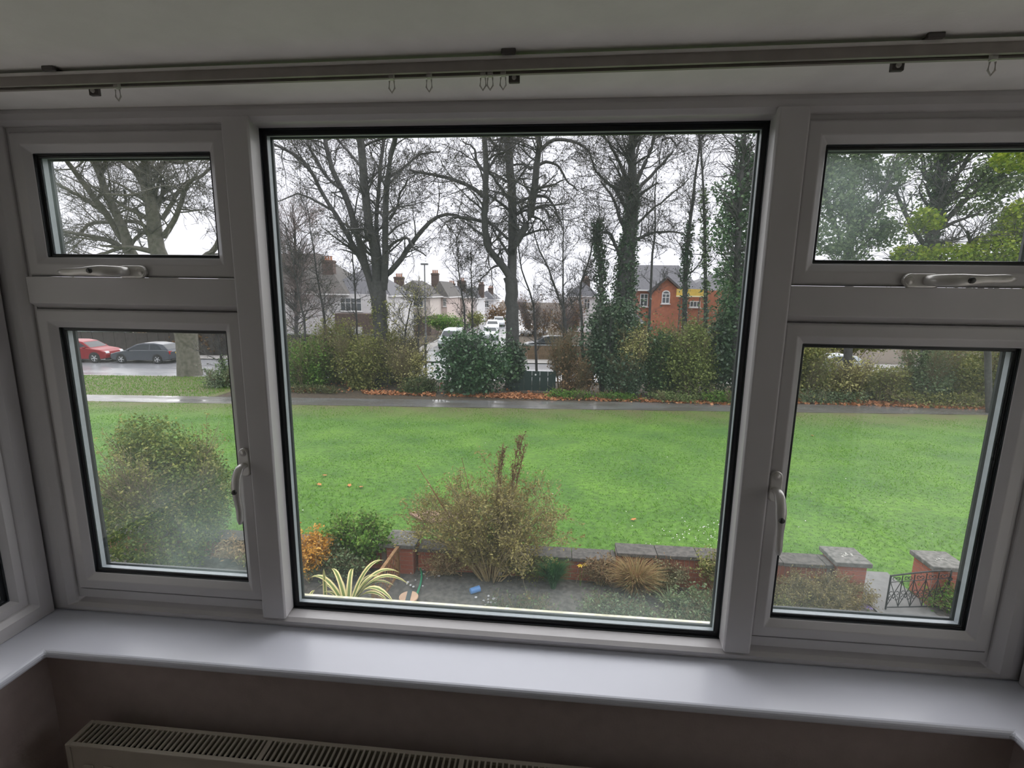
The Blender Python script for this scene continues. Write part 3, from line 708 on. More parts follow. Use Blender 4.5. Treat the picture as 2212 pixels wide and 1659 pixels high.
# ------------------------------------------------------------------ plants
bark_m = mat('dark_bark', (.085, .082, .082), .9, .25, 8, col2=(.048, .046, .047), bump=.5, bscale=20)
barkL_m = mat('grey_green_bark', (.17, .16, .13), .9, .2, 5, col2=(.09, .09, .065), bump=.4, bscale=15)
twig_m = mat('dark_twig', (.088, .083, .083), .9, .2, 10)
tan_twig = mat('tan_stem', (.50, .40, .22), .8, .2, 12, col2=(.32, .24, .12))
red_twig = mat('reddish_stem', (.26, .13, .07), .8, .2, 12)
olive_twig = mat('olive_stem', (.24, .20, .11), .85, .2, 12)
pink_twig = mat('pinkish_grey_twig', (.24, .19, .18), .9, .15, 10)
bud_l = leafmat('dark_buds', (.035, .035, .028), (.075, .07, .05), (.11, .105, .06), .7, .15)
olive_l = leafmat('olive_leaf', (.130, .156, .046), (.221, .247, .072), (.351, .338, .104), .6, .3)
dkgreen_l = leafmat('ivy_leaf', (.029, .057, .030), (.057, .109, .055), (.115, .172, .092), .35, .15, .5)
rhodo_l = leafmat('glossy_dark_leaf', (.02, .06, .025), (.045, .12, .045), (.11, .20, .085), .3, .15, .6)
green_l = leafmat('fresh_green_leaf', (.06, .16, .02), (.13, .27, .04), (.24, .38, .07), .5, .35)
yelgreen_l = leafmat('yellow_green_leaf', (.13, .22, .02), (.26, .36, .035), (.42, .48, .06), .5, .4)
greygreen_l = leafmat('grey_green_leaf', (.072, .120, .060), (.144, .204, .102), (.240, .312, .156), .5, .3)
brown_l = leafmat('brown_leaf', (.10, .06, .035), (.2, .12, .06), (.30, .19, .09), .7, .25)
orange_l = leafmat('orange_leaf', (.45, .20, .03), (.62, .33, .05), (.75, .45, .10), .55, .35)
litter_l = leafmat('fallen_leaf_litter', (.26, .10, .045), (.45, .19, .08), (.58, .30, .15), .75, .1)
privet_l = leafmat('privet_leaf', (.05, .10, .02), (.12, .18, .03), (.25, .28, .06), .5, .3)
straw_l = leafmat('straw_blade', (.30, .19, .09), (.42, .29, .15), (.5, .38, .2), .7, .3)
cream_l = leafmat('cream_spray', (.35, .36, .12), (.5, .48, .2), (.6, .55, .25), .6, .3)

def pxm(p): return FPX / float((CM.T @ (np.asarray(p) - CAM))[1])
def stuff(o): o['kind'] = 'stuff'; return o
def rel(V, o): return np.asarray(V) - np.asarray(o)

def shrub(name, label, base, H, Rx, Ry, nst, twig_n, leaf_n, lsize, lm, sm, tm=None, seed=1, arch=.3, stem_r=.012, tl=(.5, .28), aspect=.5, lo=.45, wig=.16, leafjit=.03, group=None, t0=.25):
    r = np.random.default_rng(seed); base = np.asarray(base, float)
    root = empty(name, base, 0, label, 'shrub', group)
    a = r.uniform(0, 2 * PI, nst); u = np.sqrt(r.uniform(0, 1, nst)); hh = H * (1 - arch * u ** 2) * r.uniform(lo + .2, 1, nst)
    S = np.stack([np.cos(a) * Rx * .12 * u, np.sin(a) * Ry * .12 * u, np.full(nst, -.06)], -1)
    E = np.stack([np.cos(a) * Rx * u, np.sin(a) * Ry * u, hh], -1)
    mid = S + (E - S) * .5; mid[:, 2] += H * .10 * u; mid += r.normal(size=mid.shape) * .04 * H
    P = np.stack([spline([S[k], mid[k], E[k]], 7) for k in range(nst)]); Rr = stem_r * r.uniform(.6, 1.2, nst)[:, None] * np.linspace(1, .35, 7)[None]
    lim = 6.15 - base[1]      # plants stay on their side of the garden wall
    P[..., 1] = np.where(P[..., 2] < .62, np.minimum(P[..., 1], lim - .02), P[..., 1])
    V, F = tubes(P, Rr, 5); quadmesh('stems', V, F, sm, root, True)
    T1, R1 = grow(r, P, Rr, twig_n, tl[0], (25, 60), t0, .12, wig, .6, 5, .0035)
    T2, R2 = grow(r, T1, R1, int(twig_n * 2.5), tl[1], (25, 65), .15, .1, wig, .7, 4, .0028)
    k1 = ((T1[..., 1] < lim) | (T1[..., 2] > .6)).all(1); k2 = ((T2[..., 1] < lim) | (T2[..., 2] > .6)).all(1); T1, R1, T2, R2 = T1[k1], R1[k1], T2[k2], R2[k2]
    stuff(quadmesh('twigs', *merge([tubes(T1, R1, 3), tubes(T2, R2, 3)]), tm or sm, root))
    pts = np.concatenate([T2.reshape(-1, 3), T1[:, 1:].reshape(-1, 3)]); C = pts[r.integers(0, len(pts), leaf_n)] + r.normal(size=(leaf_n, 3)) * leafjit
    C[:, 2] = np.maximum(C[:, 2], .02); C = C[(C[:, 1] < lim) | (C[:, 2] > .6)]
    stuff(quadmesh('leaves', *leaves(r, C, lsize, aspect), lm, root))
    return root
# big bare shrub in the middle
p = ground(1062, 1240)
shrub('tall_shrub', 'tall tan stemmed half bare shrub in the middle of the bed', (p[0], p[1] - .1, 0), 1.75, 1.38, .8, 80, 1000, 16000, .046, leafmat('khaki_leaf', (.19, .15, .05), (.28, .25, .08), (.40, .36, .14), .6, .35), tan_twig, olive_twig, 5, .38, .012, (.42, .22))
# its two tall reddish shoots
ts = bpy.data.objects['tall_shrub']
r = np.random.default_rng(4); PP = []
for (u, v) in ((1130, 938), (1122, 945), (1136, 955), (1088, 965), (1082, 980), (1000, 985), (905, 1000), (925, 1030)):
    q = aty(u, v, p[1]); PP.append(spline([(rng.normal(0, .05), -.05, .1), ((q[0] - p[0]) * .55, .05, q[2] * .5), (q[0] - p[0], 0, q[2])], 8))
PP = np.stack(PP); V, F = tubes(PP, np.tile(np.linspace(.010, .004, 8), (len(PP), 1)), 5); quadmesh('tall_shoots', V, F, red_twig, ts, True)
T1, R1 = grow(r, PP[:5], np.full((5, 8), .006), 160, .16, (15, 40), .6, .3, .1, .6, 4, .003)
stuff(quadmesh('shoot_twigs', *tubes(T1, R1, 3), red_twig, ts))
stuff(quadmesh('shoot_leaves', *leaves(r, T1.reshape(-1, 3)[r.integers(0, 640, 900)] + r.normal(size=(900, 3)) * .012, .035, .5), brown_l, ts))
# big clipped bush seen through the left window
p = ground(345, 1235)
r = np.random.default_rng(8); root = empty('large_bush', (p[0], p[1] + .2, 0), 0, 'large round small-leaved bush filling the left window', 'bush')
top = aty(320, 900, p[1] + .2)[2]
C = np.vstack([blob(r, 26000, (0, 0, top * .47), (1.02, .95, top * .47), .55, lump=.5, nl=16), blob(r, 5000, (-.15, 0, top * .78), (.55, .5, top * .24), .1, lump=.7), blob(r, 2500, (.55, 0, top * .62), (.5, .5, top * .25), .05, lump=.7)])
C = C + r.normal(size=C.shape) * .035
C = C[C[:, 2] > .0]
stuff(quadmesh('leaves', *leaves(r, C, .055, .55), privet_l, root))
P = np.stack([spline([(0, 0, -.05), (.25 * math.cos(a), .2 * math.sin(a), .7), (.75 * math.cos(a), .6 * math.sin(a), 1.5 + .4 * math.sin(3 * a))], 6) for a in np.linspace(0, 6, 14)]); Rr = np.tile(np.linspace(.02, .006, 6), (14, 1))
quadmesh('stems', *tubes(P, Rr, 5), olive_twig, root, True)
T1, R1 = grow(r, P, Rr, 900, .62, (15, 50), .45, .35, .12, .6, 5, .004); stuff(quadmesh('twigs', *tubes(T1, R1, 3), olive_twig, root))
pt = T1[:, 2:].reshape(-1, 3); stuff(quadmesh('sprig_leaves', *leaves(r, pt[r.integers(0, len(pt), 6000)] + r.normal(size=(6000, 3)) * .03, .05, .55), olive_l, root))
# smaller shrubs along the wall
p = ground(668, 1250); shrub('orange_shrub', 'orange leaved upright shrub at the left edge of the bed', (p[0], p[1], 0), .78, .34, .28, 18, 260, 4200, .045, orange_l, tan_twig, None, 21, .25, .008, (.2, .12), .6)
p = ground(775, 1228); shrub('leafy_shrub', 'fresh green leafy shrub left of the capped pillar', (p[0], p[1] + .05, 0), .98, .50, .33, 26, 340, 3800, .06, green_l, olive_twig, None, 22, .4, .010, (.26, .14), .6)
p = ground(1480, 1290); shrub('yellowish_shrub', 'yellow-green twiggy shrub beside the right mullion', (p[0] + .55, p[1] + .1, 0), .75, .35, .3, 16, 160, 1700, .045, olive_l, tan_twig, None, 23, .3, .007, (.22, .12), .6)
p = ground(1455, 1262); shrub('red_twig_shrub', 'low shrub of fine reddish twigs in front of the red brick wall', (p[0] - .25, p[1], 0), .48, .40, .25, 30, 260, 1100, .03, brown_l, red_twig, None, 24, .3, .004, (.16, .09), .6)
p = ground(1750, 1305); shrub('heather', 'brownish green low heather mound in the right window', (p[0] + .1, p[1] - .1, 0), .50, .78, .45, 90, 1100, 9000, .03, leafmat('heather_leaf', (.14, .10, .04), (.22, .18, .07), (.30, .27, .11), .7, .3), olive_twig, None, 25, .5, .004, (.14, .08), .5)
p = ground(1690, 1320); shrub('low_heather', 'smaller low green mound at the bottom left of the right window', (p[0], p[1], 0), .28, .5, .35, 40, 400, 3200, .03, olive_l, olive_twig, None, 26, .5, .004, (.12, .08), .5)
p = ground(2060, 1330); shrub('fern', 'bright green ferny plant at the foot of the right gate pillar', (p[0], p[1], 0), .35, .32, .25, 18, 200, 1800, .045, green_l, olive_twig, None, 27, .5, .004, (.14, .09), .4)
p = ground(1400, 1330); shrub('sprawling_groundcover', 'grey green weeds spread along the bottom of the big pane on the right', (p[0] + .1, p[1] - .15, 0), .20, 1.1, .35, 60, 500, 4000, .045, greygreen_l, olive_twig, None, 28, .5, .004, (.16, .1), .5)
p = ground(520, 1215); shrub('pale_dry_plant', 'pale dry leaved plant beside the large bush in the left window', (p[0], p[1], 0), .40, .35, .25, 16, 120, 900, .07, straw_l, tan_twig, None, 29, .5, .004, (.16, .1), .3)

# more low growth along the foot of the wall
for i, (u, v, H_, R_, lm, n, sz, lab) in enumerate([(735, 1252, .45, .45, greygreen_l, 1800, .05, 'grey-green low plants between the orange shrub and the trellis'), (960, 1240, .35, .40, brown_l, 700, .04, 'withered brown stems left of the tall shrub'), (1150, 1248, .45, .5, olive_l, 1600, .045, 'olive undergrowth right of the yellow rimmed bowl'),
        (1300, 1262, .50, .35, brown_l, 1200, .04, 'brown dead stems left of the tawny clump'), (1420, 1275, .45, .42, leafmat('pale_sage_leaf', (.12, .13, .06), (.2, .2, .10), (.3, .29, .16), .6, .3), 1800, .04, 'pale sage mound right of the tawny clump'), (1520, 1330, .30, .5, greygreen_l, 1700, .05, 'green weeds in the bottom right corner of the big pane'), (1330, 1335, .18, .6, greygreen_l, 1500, .045, 'low grey weeds below the tawny clump'), (590, 1235, .5, .4, olive_l, 1500, .05, 'green plants hidden behind the left mullion'), (1120, 1330, .12, .6, greygreen_l, 700, .045, 'thin weeds on the bare soil near the ledge')]):
    p = ground(u, v); shrub('border_plant', lab, (p[0], p[1], 0), H_, R_, R_ * .6, 26, 240, n, sz, lm, tan_twig if lm is brown_l else olive_twig, None, 600 + i, .4, .004, (.16, .1), .55)

def clump(name, label, base, n, H, spread, wd, m, seed, droop=.5, cat='grass clump', kind_part='blades'):
    """tuft of arching blades, one ribbon each"""
    r = np.random.default_rng(seed); a = r.uniform(0, 2 * PI, n); h = H * r.uniform(.55, 1.1, n); s = spread * r.uniform(.2, 1, n)
    K = 5; t = np.linspace(0, 1, K)
    d = np.stack([np.cos(a), np.sin(a), 0 * a], -1); B = d * (spread * .12 * r.uniform(0, 1, n))[:, None]
    P = B[:, None] + d[:, None] * (s[:, None] * t ** 1.6)[..., None]; P[..., 2] = h[:, None] * (t * (1 + droop) - droop * t ** 3 * 1.0) - .02
    if base[1] < 7: P[..., 1] = np.minimum(P[..., 1], 6.15 - base[1])
    sd = np.stack([-np.sin(a), np.cos(a), 0 * a], -1)[:, None] * (wd * np.array([.8, 1, .9, .6, .05]))[None, :, None]
    V = np.stack([P - sd, P + sd], 2).reshape(-1, 3); i = (np.arange(n)[:, None] * K * 2 + np.arange(K - 1)[None] * 2).ravel()
    root = empty(name, base, 0, label, cat); stuff(quadmesh(kind_part, V, np.stack([i, i + 1, i + 3, i + 2], 1), m, root)); return root
p = ground(1370, 1285); clump('dry_grass_clump', 'large tawny dry grass clump in front of the wall', (p[0], p[1], 0), 1500, .50, .50, .004, leafmat('tawny_blade', (.24, .13, .06), (.34, .22, .10), (.33, .30, .12), .7, .3), 31)
p = ground(1195, 1268); clump('green_grass_clump', 'dark green spiky clump right of the yellow rimmed bowl', (p[0], p[1], 0), 700, .42, .34, .005, leafmat('dark_green_blade', (.02, .09, .03), (.04, .15, .05), (.08, .22, .07), .5, .3), 32)
p = ground(1445, 1318); clump('iris_clump', 'small clump of blue-green strap leaves near the right mullion', (p[0], p[1], 0), 60, .28, .3, .009, greygreen_l, 33)
# phormium: long striped leaves, each one a part
def phormium(base, specs, label):
    root = empty('striped_phormium', base, 0, label, 'plant'); r = np.random.default_rng(6)
    gm = leafmat('phormium_green', (.10, .16, .03), (.16, .22, .05), None, .4, .25); cm = mat('phormium_cream_edge', (.62, .54, .24), .45, .08, 15)
    for (a, L, up, wd) in specs:
        t = np.linspace(0, 1, 12); hx = L * (up * 0 + (1 - up)) * t ** 1.3 * .9; hz = L * (t * (1.05 + .1 * up) - (1 - up) * 1.0 * t ** 2.6)
        d = np.array([math.cos(a), math.sin(a), 0]); s = np.array([-math.sin(a), math.cos(a), 0]); wprof = wd * np.interp(t, [0, .3, .75, .93, 1], [.55, 1, .8, .35, .02])
        V = []; F = []
        for i in range(12):
            c = d * hx[i] + np.array([0, 0, hz[i] - .02]); 
            for k, o_ in zip((-1, -.45, 0, .45, 1), (.25, .08, 0, .08, .25)): V.append(c + s * wprof[i] * k + np.array([0, 0, o_ * wprof[i]]))
        for i in range(11):
            for k in range(4): F.append((i*5+k, i*5+k+1, i*5+k+6, i*5+k+5))
        o = quadmesh('leaf', V, F, gm, root, True); o.data.materials.append(cm)
        for pi_, po in enumerate(o.data.polygons): po.material_index = 1 if pi_ % 4 in (0, 3) else 0
    return root
p = ground(752, 1335)
sp = [(.15, 1.35, .3, .05), (.5, 1.25, .35, .05), (-.35, 1.3, .3, .05), (.9, 1.2, .45, .045), (2.9, 1.1, .35, .045), (.2, 1.1, .35, .042), (.6, .95, .3, .045), (2.4, 1.0, .45, .04), (1.8, .95, .4, .04), (-.15, 1.0, .3, .045), (-.3, .9, .2, .035), (1.2, .85, .3, .035), (2.2, .8, .3, .03), (-1.0, .7, .1, .04), (-.6, .8, .15, .04), (3.0, .7, .4, .03), (.0, .6, .05, .035), (.9, .9, .45, .03), (2.7, .9, .2, .03), (-2, .6, .3, .03), (.35, 1.0, .5, .035)]
phormium((p[0], p[1], 0), sp, 'cream striped strap-leaved plant arching beside the trellis')
p = ground(665, 1320); phormium((p[0] - .03, p[1], 0), [(2.6, .5, .55, .03), (2.9, .42, .4, .035), (1.2, .4, .5, .03)], 'short cream striped leaves at the bottom left corner of the big pane')
p = ground(705, 1325); phormium((p[0], p[1], 0), [(1.5, .62, 1.0, .035)], 'single upright yellow leaf between the striped plants')
# flowers
def flower(u, v, c, label, n=3, h=.25):
    p = ground(u, v + h * 120); root = empty('flower', (p[0], p[1], 0), 0, label, 'flower'); r = np.random.default_rng(int(u))
    for k in range(n):
        x, y, z = r.normal(0, .07), r.normal(0, .05), h + r.normal(0, .02)
        MB().tube([(0, 0, -.02), (x * .6, y * .6, z * .6), (x, y, z)], .004, 5).build('stalk', MATS['fresh_green_leaf'], root)
        b = MB()
        for q in range(6):
            a = q * PI / 3; b.add([(x, y, z), (x + .03 * math.cos(a - .4), y + .03 * math.sin(a - .4), z + .015), (x + .055 * math.cos(a), y + .055 * math.sin(a), z + .005), (x + .03 * math.cos(a + .4), y + .03 * math.sin(a + .4), z + .015)], [(0, 1, 2, 3)])
        b.build('petals', c, root, fix=False); MB().lathe([(.014, 0), (.017, .02), (.012, .03)], 10, (x, y, z + .008)).build('cup', c, root, fix=False)
yf = mat('yellow_petal', (.85, .60, .05), .5, .08, 20); of = mat('orange_petal', (.85, .42, .04), .5, .08, 20); rf = mat('red_petal', (.7, .03, .05), .5, .08, 20); pf = mat('purple_petal', (.30, .24, .5), .5, .1, 20)
flower(1253, 1226, yf, 'yellow daffodil by the wall right of the dark green clump', 2, .32)
flower(1745, 1245, yf, 'yellow flowers above the heather in the right window', 4, .30)
flower(2056, 1288, rf, 'red flower against the right gate pillar', 2, .25)
flower(1875, 1318, pf, 'tiny purple flower on the soil left of the gate', 2, .06)

# ---- trees traced limb by limb: (u, v, width in photo pixels); each tree stands at its own distance
def Z5(*a): return [(580 + x / 2.811, 270 + y / 2.811, w_ / 2.811) for x, y, w_ in a]
def Z6(*a): return [(1100 + x / 2.8125, 270 + y / 2.8125, w_ / 2.8125) for x, y, w_ in a]
def Z3(*a): return [(x / 3.568, 250 + y / 3.568, w_ / 3.568) for x, y, w_ in a]
def tree(name, label, Y, limbs, seed, n=(110, 800, 4500), ln=(2.4, 1.15, .55), bm=bark_m, tm=twig_m, buds=5000, bsize=.10, bl=bud_l, base=None, rise=.06, rmin=.009, ext=3.0, trunk=1, wig=.16, group=None, ivy=None, depth=2.5):
    r = np.random.default_rng(seed); K = 14; Ps = []; Rs = []
    b0 = aty(limbs[0][0][0], limbs[0][0][1], Y); b0[2] = float(g(Y))
    for li, l in enumerate(limbs):
        dy = 0 if li < trunk else r.uniform(-depth, depth)
        m = len(l); pts = []; rad = []
        for i, (u, v, w_) in enumerate(l):
            q = aty(u, v, Y + dy * (i / max(m - 1, 1)) ** 1.3); pts.append(q); rad.append(w_ / 2 / pxm(q))
        if li == 0: pts[0][2] = g(Y) - .1
        if ext and l[-1][1] < 300:
            d = pts[-1] - pts[-2]; pts.append(pts[-1] + nrm(d) * ext); rad.append(rad[-1] * .45)
        pts = np.array(pts); s = np.linspace(0, len(pts) - 1, K)
        Ps.append(spline(pts, K) + (r.normal(size=(K, 3)) * .035 * np.linspace(0, 1, K)[:, None])); Rs.append(np.interp(s, np.arange(len(rad)), rad))
    P = np.stack(Ps) - b0; Rr = np.stack(Rs)
    root = empty(name, b0, 0, label, 'tree', group)
    quadmesh('trunk', *tubes(P[:trunk], Rr[:trunk], 12), bm, root, True)
    if len(P) > trunk: quadmesh('limbs', *tubes(P[trunk:], Rr[trunk:], 8), bm, root, True)
    T1, R1 = grow(r, P[trunk:] if len(P) > trunk else P, Rr[trunk:] if len(P) > trunk else Rr, n[0], ln[0], (30, 75), .12, rise, wig, .4, 6, rmin * 1.8)
    T2, R2 = grow(r, T1, R1, n[1], ln[1], (30, 70), .15, rise, wig, .6, 5, rmin * 1.2)
    T3, R3 = grow(r, T2, R2, n[2], ln[2], (30, 75), .1, rise, wig * 1.2, .7, 4, rmin * .8)
    quadmesh('boughs', *tubes(T1, R1, 4), bm, root)
    stuff(quadmesh('twigs', *merge([tubes(T2, R2, 3), tubes(T3, R3, 3)]), tm, root))
    if buds:
        pt = np.concatenate([T3[:, 1:].reshape(-1, 3), T2[:, 2:].reshape(-1, 3)]); C = pt[r.integers(0, len(pt), buds)] + r.normal(size=(buds, 3)) * .05
        stuff(quadmesh('leaves', *leaves(r, C, bsize, .5), bl, root))
    if ivy:
        for (n_, lo, hi, wd, lm, sz, idx) in ivy:
            k = r.integers(0, len(idx), n_); t = r.uniform(lo, hi, n_) * (K - 1.001); i = t.astype(int); f = (t - i)[:, None]; li = np.asarray(idx)[k]
            C = P[li, i] * (1 - f) + P[li, i + 1] * f; C = C + nrm(r.normal(size=(n_, 3))) * (Rr[li, i] + wd * r.uniform(.2, 1, n_) ** 1.5)[:, None]
            stuff(quadmesh('ivy', *leaves(r, C, sz, .8), lm, root))
    return root
tree('bare_tree', 'large bare tree with many stems left of centre behind the hedge', 26.6, [
    [(826, 838, 30), (824, 780, 30), (822, 720, 30), (820, 660, 32), (816, 610, 30)],
    Z5((640, 1000, 44), (575, 840, 42), (520, 740, 32), (430, 580, 26), (380, 500, 24), (300, 370, 22), (215, 215, 20), (20, 110, 14)),
    Z5((640, 1050, 40), (590, 850, 46), (545, 690, 40), (500, 520, 38), (440, 380, 34), (380, 250, 30), (350, 130, 28), (340, 50, 26)),
    Z5((440, 390, 20), (360, 320, 18), (280, 190, 16), (215, 60, 14)),
    Z5((660, 1000, 60), (650, 800, 58), (610, 600, 50), (580, 330, 52), (555, 50, 46)),
    Z5((690, 900, 34), (655, 640, 26), (668, 420, 24), (680, 230, 24), (705, 50, 22)),
    Z5((700, 1000, 46), (710, 760, 40), (710, 560, 38), (722, 350, 36), (760, 120, 32), (775, 50, 30)),
    Z5((690, 1010, 30), (735, 900, 34), (800, 820, 32), (860, 730, 28), (950, 620, 24), (1040, 550, 20), (1150, 555, 16), (1240, 590, 10)),
    Z5((725, 745, 18), (790, 700, 16), (845, 690, 16), (880, 740, 12), (960, 790, 8)),
    Z5((640, 800, 18), (600, 770, 16), (555, 690, 14), (500, 640, 10)),
    Z5((735, 580, 16), (780, 500, 14), (800, 420, 12), (850, 330, 10)),
    Z5((390, 520, 16), (300, 470, 14), (180, 420, 10), (60, 470, 6)),
    Z5((740, 310, 16), (820, 260, 14), (920, 180, 12), (1050, 160, 8)),
    Z5((560, 250, 18), (500, 180, 16), (430, 100, 12), (390, 60, 10))], 101, (150, 1100, 5600), (2.6, 1.25, .6), buds=9000, ivy=[(1500, .0, .8, .25, olive_l, .12, [0])])
tree('forked_tree', 'dark forked tree in the centre with a bent left limb', 27.0, [
    [(1108, 842, 34), (1107, 760, 30), (1106, 690, 28), (1105, 640, 27), (1104, 598, 28)],
    Z5((1475, 940, 56), (1440, 880, 46), (1370, 790, 42), (1325, 730, 40), (1312, 600, 40), (1318, 440, 38), (1325, 290, 36), (1310, 50, 32)),
    Z5((1475, 960, 60), (1480, 800, 54), (1482, 600, 52), (1478, 400, 50), (1460, 200, 46), (1450, 50, 42)),
    Z6((15, 780, 40), (60, 680, 46), (125, 570, 44), (150, 420, 44), (165, 290, 40), (180, 150, 34), (190, 50, 26)),
    Z6((180, 160, 22), (260, 95, 22), (340, 90, 20), (420, 115, 18), (480, 160, 14), (520, 240, 8)),
    Z6((165, 250, 20), (230, 225, 18), (300, 250, 14), (340, 320, 12), (410, 400, 8)),
    Z6((160, 430, 20), (230, 440, 18), (280, 510, 14), (310, 590, 10), (335, 660, 7)),
    Z6((20, 560, 16), (100, 520, 14), (200, 505, 12), (260, 560, 8)),
    Z6((130, 270, 14), (80, 240, 14), (30, 245, 12)),
    Z5((1312, 440, 26), (1250, 390, 24), (1150, 340, 22), (1050, 310, 20), (940, 290, 16), (850, 270, 10)),
    Z5((1310, 590, 20), (1230, 570, 20), (1130, 560, 16), (1060, 610, 10)),
    Z5((1450, 690, 18), (1400, 640, 18), (1350, 600, 18), (1320, 560, 16)),
    Z5((1450, 440, 18), (1390, 350, 16), (1340, 290, 14)),
    Z5((1310, 280, 18), (1270, 230, 16), (1245, 140, 12), (1180, 100, 8))], 102, (140, 1000, 5400), (2.2, 1.1, .55), buds=9000, rise=-.10, ivy=[(1400, .0, .25, .45, dkgreen_l, .15, [0])])
tree('ivy_tree', 'thick ivy-clad bare tree right of centre', 27.4, [
    [(1345, 846, 42), (1346, 740, 40), (1349, 640, 38), (1352, 590, 36), (1357, 520, 33)],
    Z6((725, 720, 90), (742, 560, 80), (748, 420, 68), (748, 300, 56), (745, 180, 48), (748, 50, 42)),
    Z6((770, 440, 26), (800, 370, 24), (860, 310, 20), (940, 230, 16), (990, 160, 10)),
    Z6((770, 350, 30), (820, 240, 26), (860, 150, 22), (885, 50, 18)),
    Z6((750, 300, 20), (780, 150, 16), (800, 50, 12)),
    Z6((715, 520, 24), (660, 410, 20), (590, 340, 16), (530, 290, 14), (500, 200, 10)),
    Z6((715, 650, 22), (665, 560, 18), (640, 460, 16), (560, 340, 12)),
    Z6((720, 340, 24), (680, 250, 20), (630, 150, 16), (570, 50, 12)),
    Z6((770, 700, 24), (830, 670, 18), (930, 650, 14), (1060, 655, 8)),
    Z6((680, 800, 26), (640, 720, 20), (600, 650, 16), (530, 670, 10)),
    Z6((780, 600, 16), (860, 520, 14), (960, 440, 10), (1090, 330, 7)),
    Z6((930, 90, 14), (980, 80, 12), (1020, 130, 8))], 103, (130, 900, 4600), (1.9, 1.0, .5), buds=4500,
    ivy=[(4200, .0, 1.0, .30, dkgreen_l, .15, [0]), (1800, .0, .40, .10, dkgreen_l, .11, [1])])
tree('verge_tree', 'big grey-green tree on the grass verge in the left window', 28.2, [
    [(411, 813, 50), (405, 760, 42), (400, 715, 44), (378, 650, 52), (350, 590, 46)],
    Z3((1290, 1200, 130), (1225, 1070, 112), (1195, 930, 105), (1170, 700, 88), (1130, 570, 80), (1118, 420, 70), (1115, 320, 64)),
    Z3((1240, 1250, 110), (1090, 1150, 95), (1005, 1060, 88), (960, 900, 62), (880, 720, 56), (800, 540, 50), (740, 400, 46), (700, 310, 40)),
    Z3((960, 970, 60), (880, 850, 52), (780, 700, 44), (650, 530, 40), (550, 400, 34), (480, 320, 26)),
    Z3((840, 770, 34), (700, 670, 32), (580, 600, 28), (450, 530, 22), (330, 500, 14)),
    Z3((1260, 930, 44), (1310, 860, 40), (1370, 740, 36), (1410, 620, 32), (1440, 540, 28), (1490, 480, 22)),
    Z3((1250, 800, 34), (1310, 700, 32), (1370, 600, 30), (1430, 520, 28), (1540, 470, 26), (1640, 390, 20), (1720, 360, 14)),
    Z3((1120, 560, 50), (1050, 440, 44), (970, 370, 40), (890, 320, 34)),
    Z3((1180, 480, 40), (1220, 410, 34), (1290, 350, 30), (1400, 360, 26), (1500, 320, 20)),
    Z3((940, 1020, 44), (830, 960, 34), (700, 930, 28), (560, 905, 24), (420, 890, 14)),
    Z3((1130, 860, 34), (1060, 820, 30), (950, 810, 28), (800, 820, 26), (700, 830, 24), (600, 920, 20), (490, 1000, 14)),
    Z3((1310, 1180, 50), (1450, 1160, 44), (1570, 1090, 40), (1650, 1030, 40), (1700, 940, 34), (1800, 880, 26)),
    Z3((930, 1020, 30), (800, 1060, 24), (700, 1080, 18), (560, 1050, 12)),
    Z3((960, 580, 20), (970, 660, 20), (900, 700, 18))], 104, (150, 1150, 6000), (3.0, 1.4, .65), bm=barkL_m, tm=mat('grey_green_twig', (.12, .115, .10), .9, .15, 10), buds=3500, bsize=.10, rmin=.012)
# slim trees in the hedge
def sapling(label, pts, Y, seed, w0=7, n=(24, 140, 520), ln=(1.3, .7, .4), ivy=None, tm=twig_m, bm=bark_m, buds=500, bl=bud_l):
    m = len(pts); ll = [(u, v, max(w0 * (1 - .75 * i / (m - 1)), 1.6)) for i, (u, v) in enumerate(pts)]
    return tree('slim_tree', label, Y, [ll], seed, n, ln, bm, tm, buds, .09, bl, ext=2.0, trunk=1, rmin=.009, rise=.18, group='slim bare trees in the hedge', ivy=ivy)
sapling('slim bare tree with ivy up its foot before the yellow board', [(1478, 845), (1480, 612), (1484, 540), (1495, 450), (1505, 360), (1512, 292)], 27.0, 201, 12, ivy=[(1500, .0, .45, .28, dkgreen_l, .13, [0])])
sapling('tallest slim tree left of the dark evergreen', [(1525, 846), (1524, 620), (1522, 520), (1519, 410), (1515, 320), (1512, 290)], 26.5, 202, 9, ivy=[(1200, .0, .5, .3, greygreen_l, .14, [0])])
sapling('slim bare tree in front of the red brick gable', [(1395, 846), (1408, 580), (1414, 500), (1417, 400), (1425, 335)], 27.8, 203, 6)
sapling('slim leaning tree right of the forked tree', [(1228, 846), (1220, 682), (1207, 646), (1187, 586), (1162, 530), (1140, 440)], 27.6, 204, 7)
sapling('slim upright tree in the gap between forked tree and ivy tree', [(1216, 846), (1218, 690), (1216, 626), (1217, 530), (1215, 430)], 28.2, 205, 6)
sapling('slim tree just right of the forked trunk', [(1160, 846), (1155, 700), (1147, 640), (1122, 563), (1118, 470)], 28.6, 206, 6)
sapling('twiggy slim tree left of the ivy tree', [(1262, 846), (1256, 690), (1254, 620), (1276, 552), (1290, 470)], 27.2, 207, 7)
sapling('slim ivy-wrapped stem beside the ivy tree', [(1300, 846), (1300, 700), (1297, 600), (1292, 520), (1295, 470)], 27.0, 208, 12, ivy=[(2600, .15, .95, .42, dkgreen_l, .14, [0])])
sapling('slim tree in front of the terraced houses', [(1006, 846), (1004, 686), (994, 610), (989, 560), (986, 500)], 28.4, 209, 5)
sapling('thin tree between terraced houses and forked tree', [(1022, 846), (1021, 686), (1018, 600), (1017, 540)], 28.8, 210, 5)
sapling('slim tree before the white rendered house', [(706, 850), (700, 682), (691, 637), (676, 530), (664, 440)], 26.8, 211, 6)
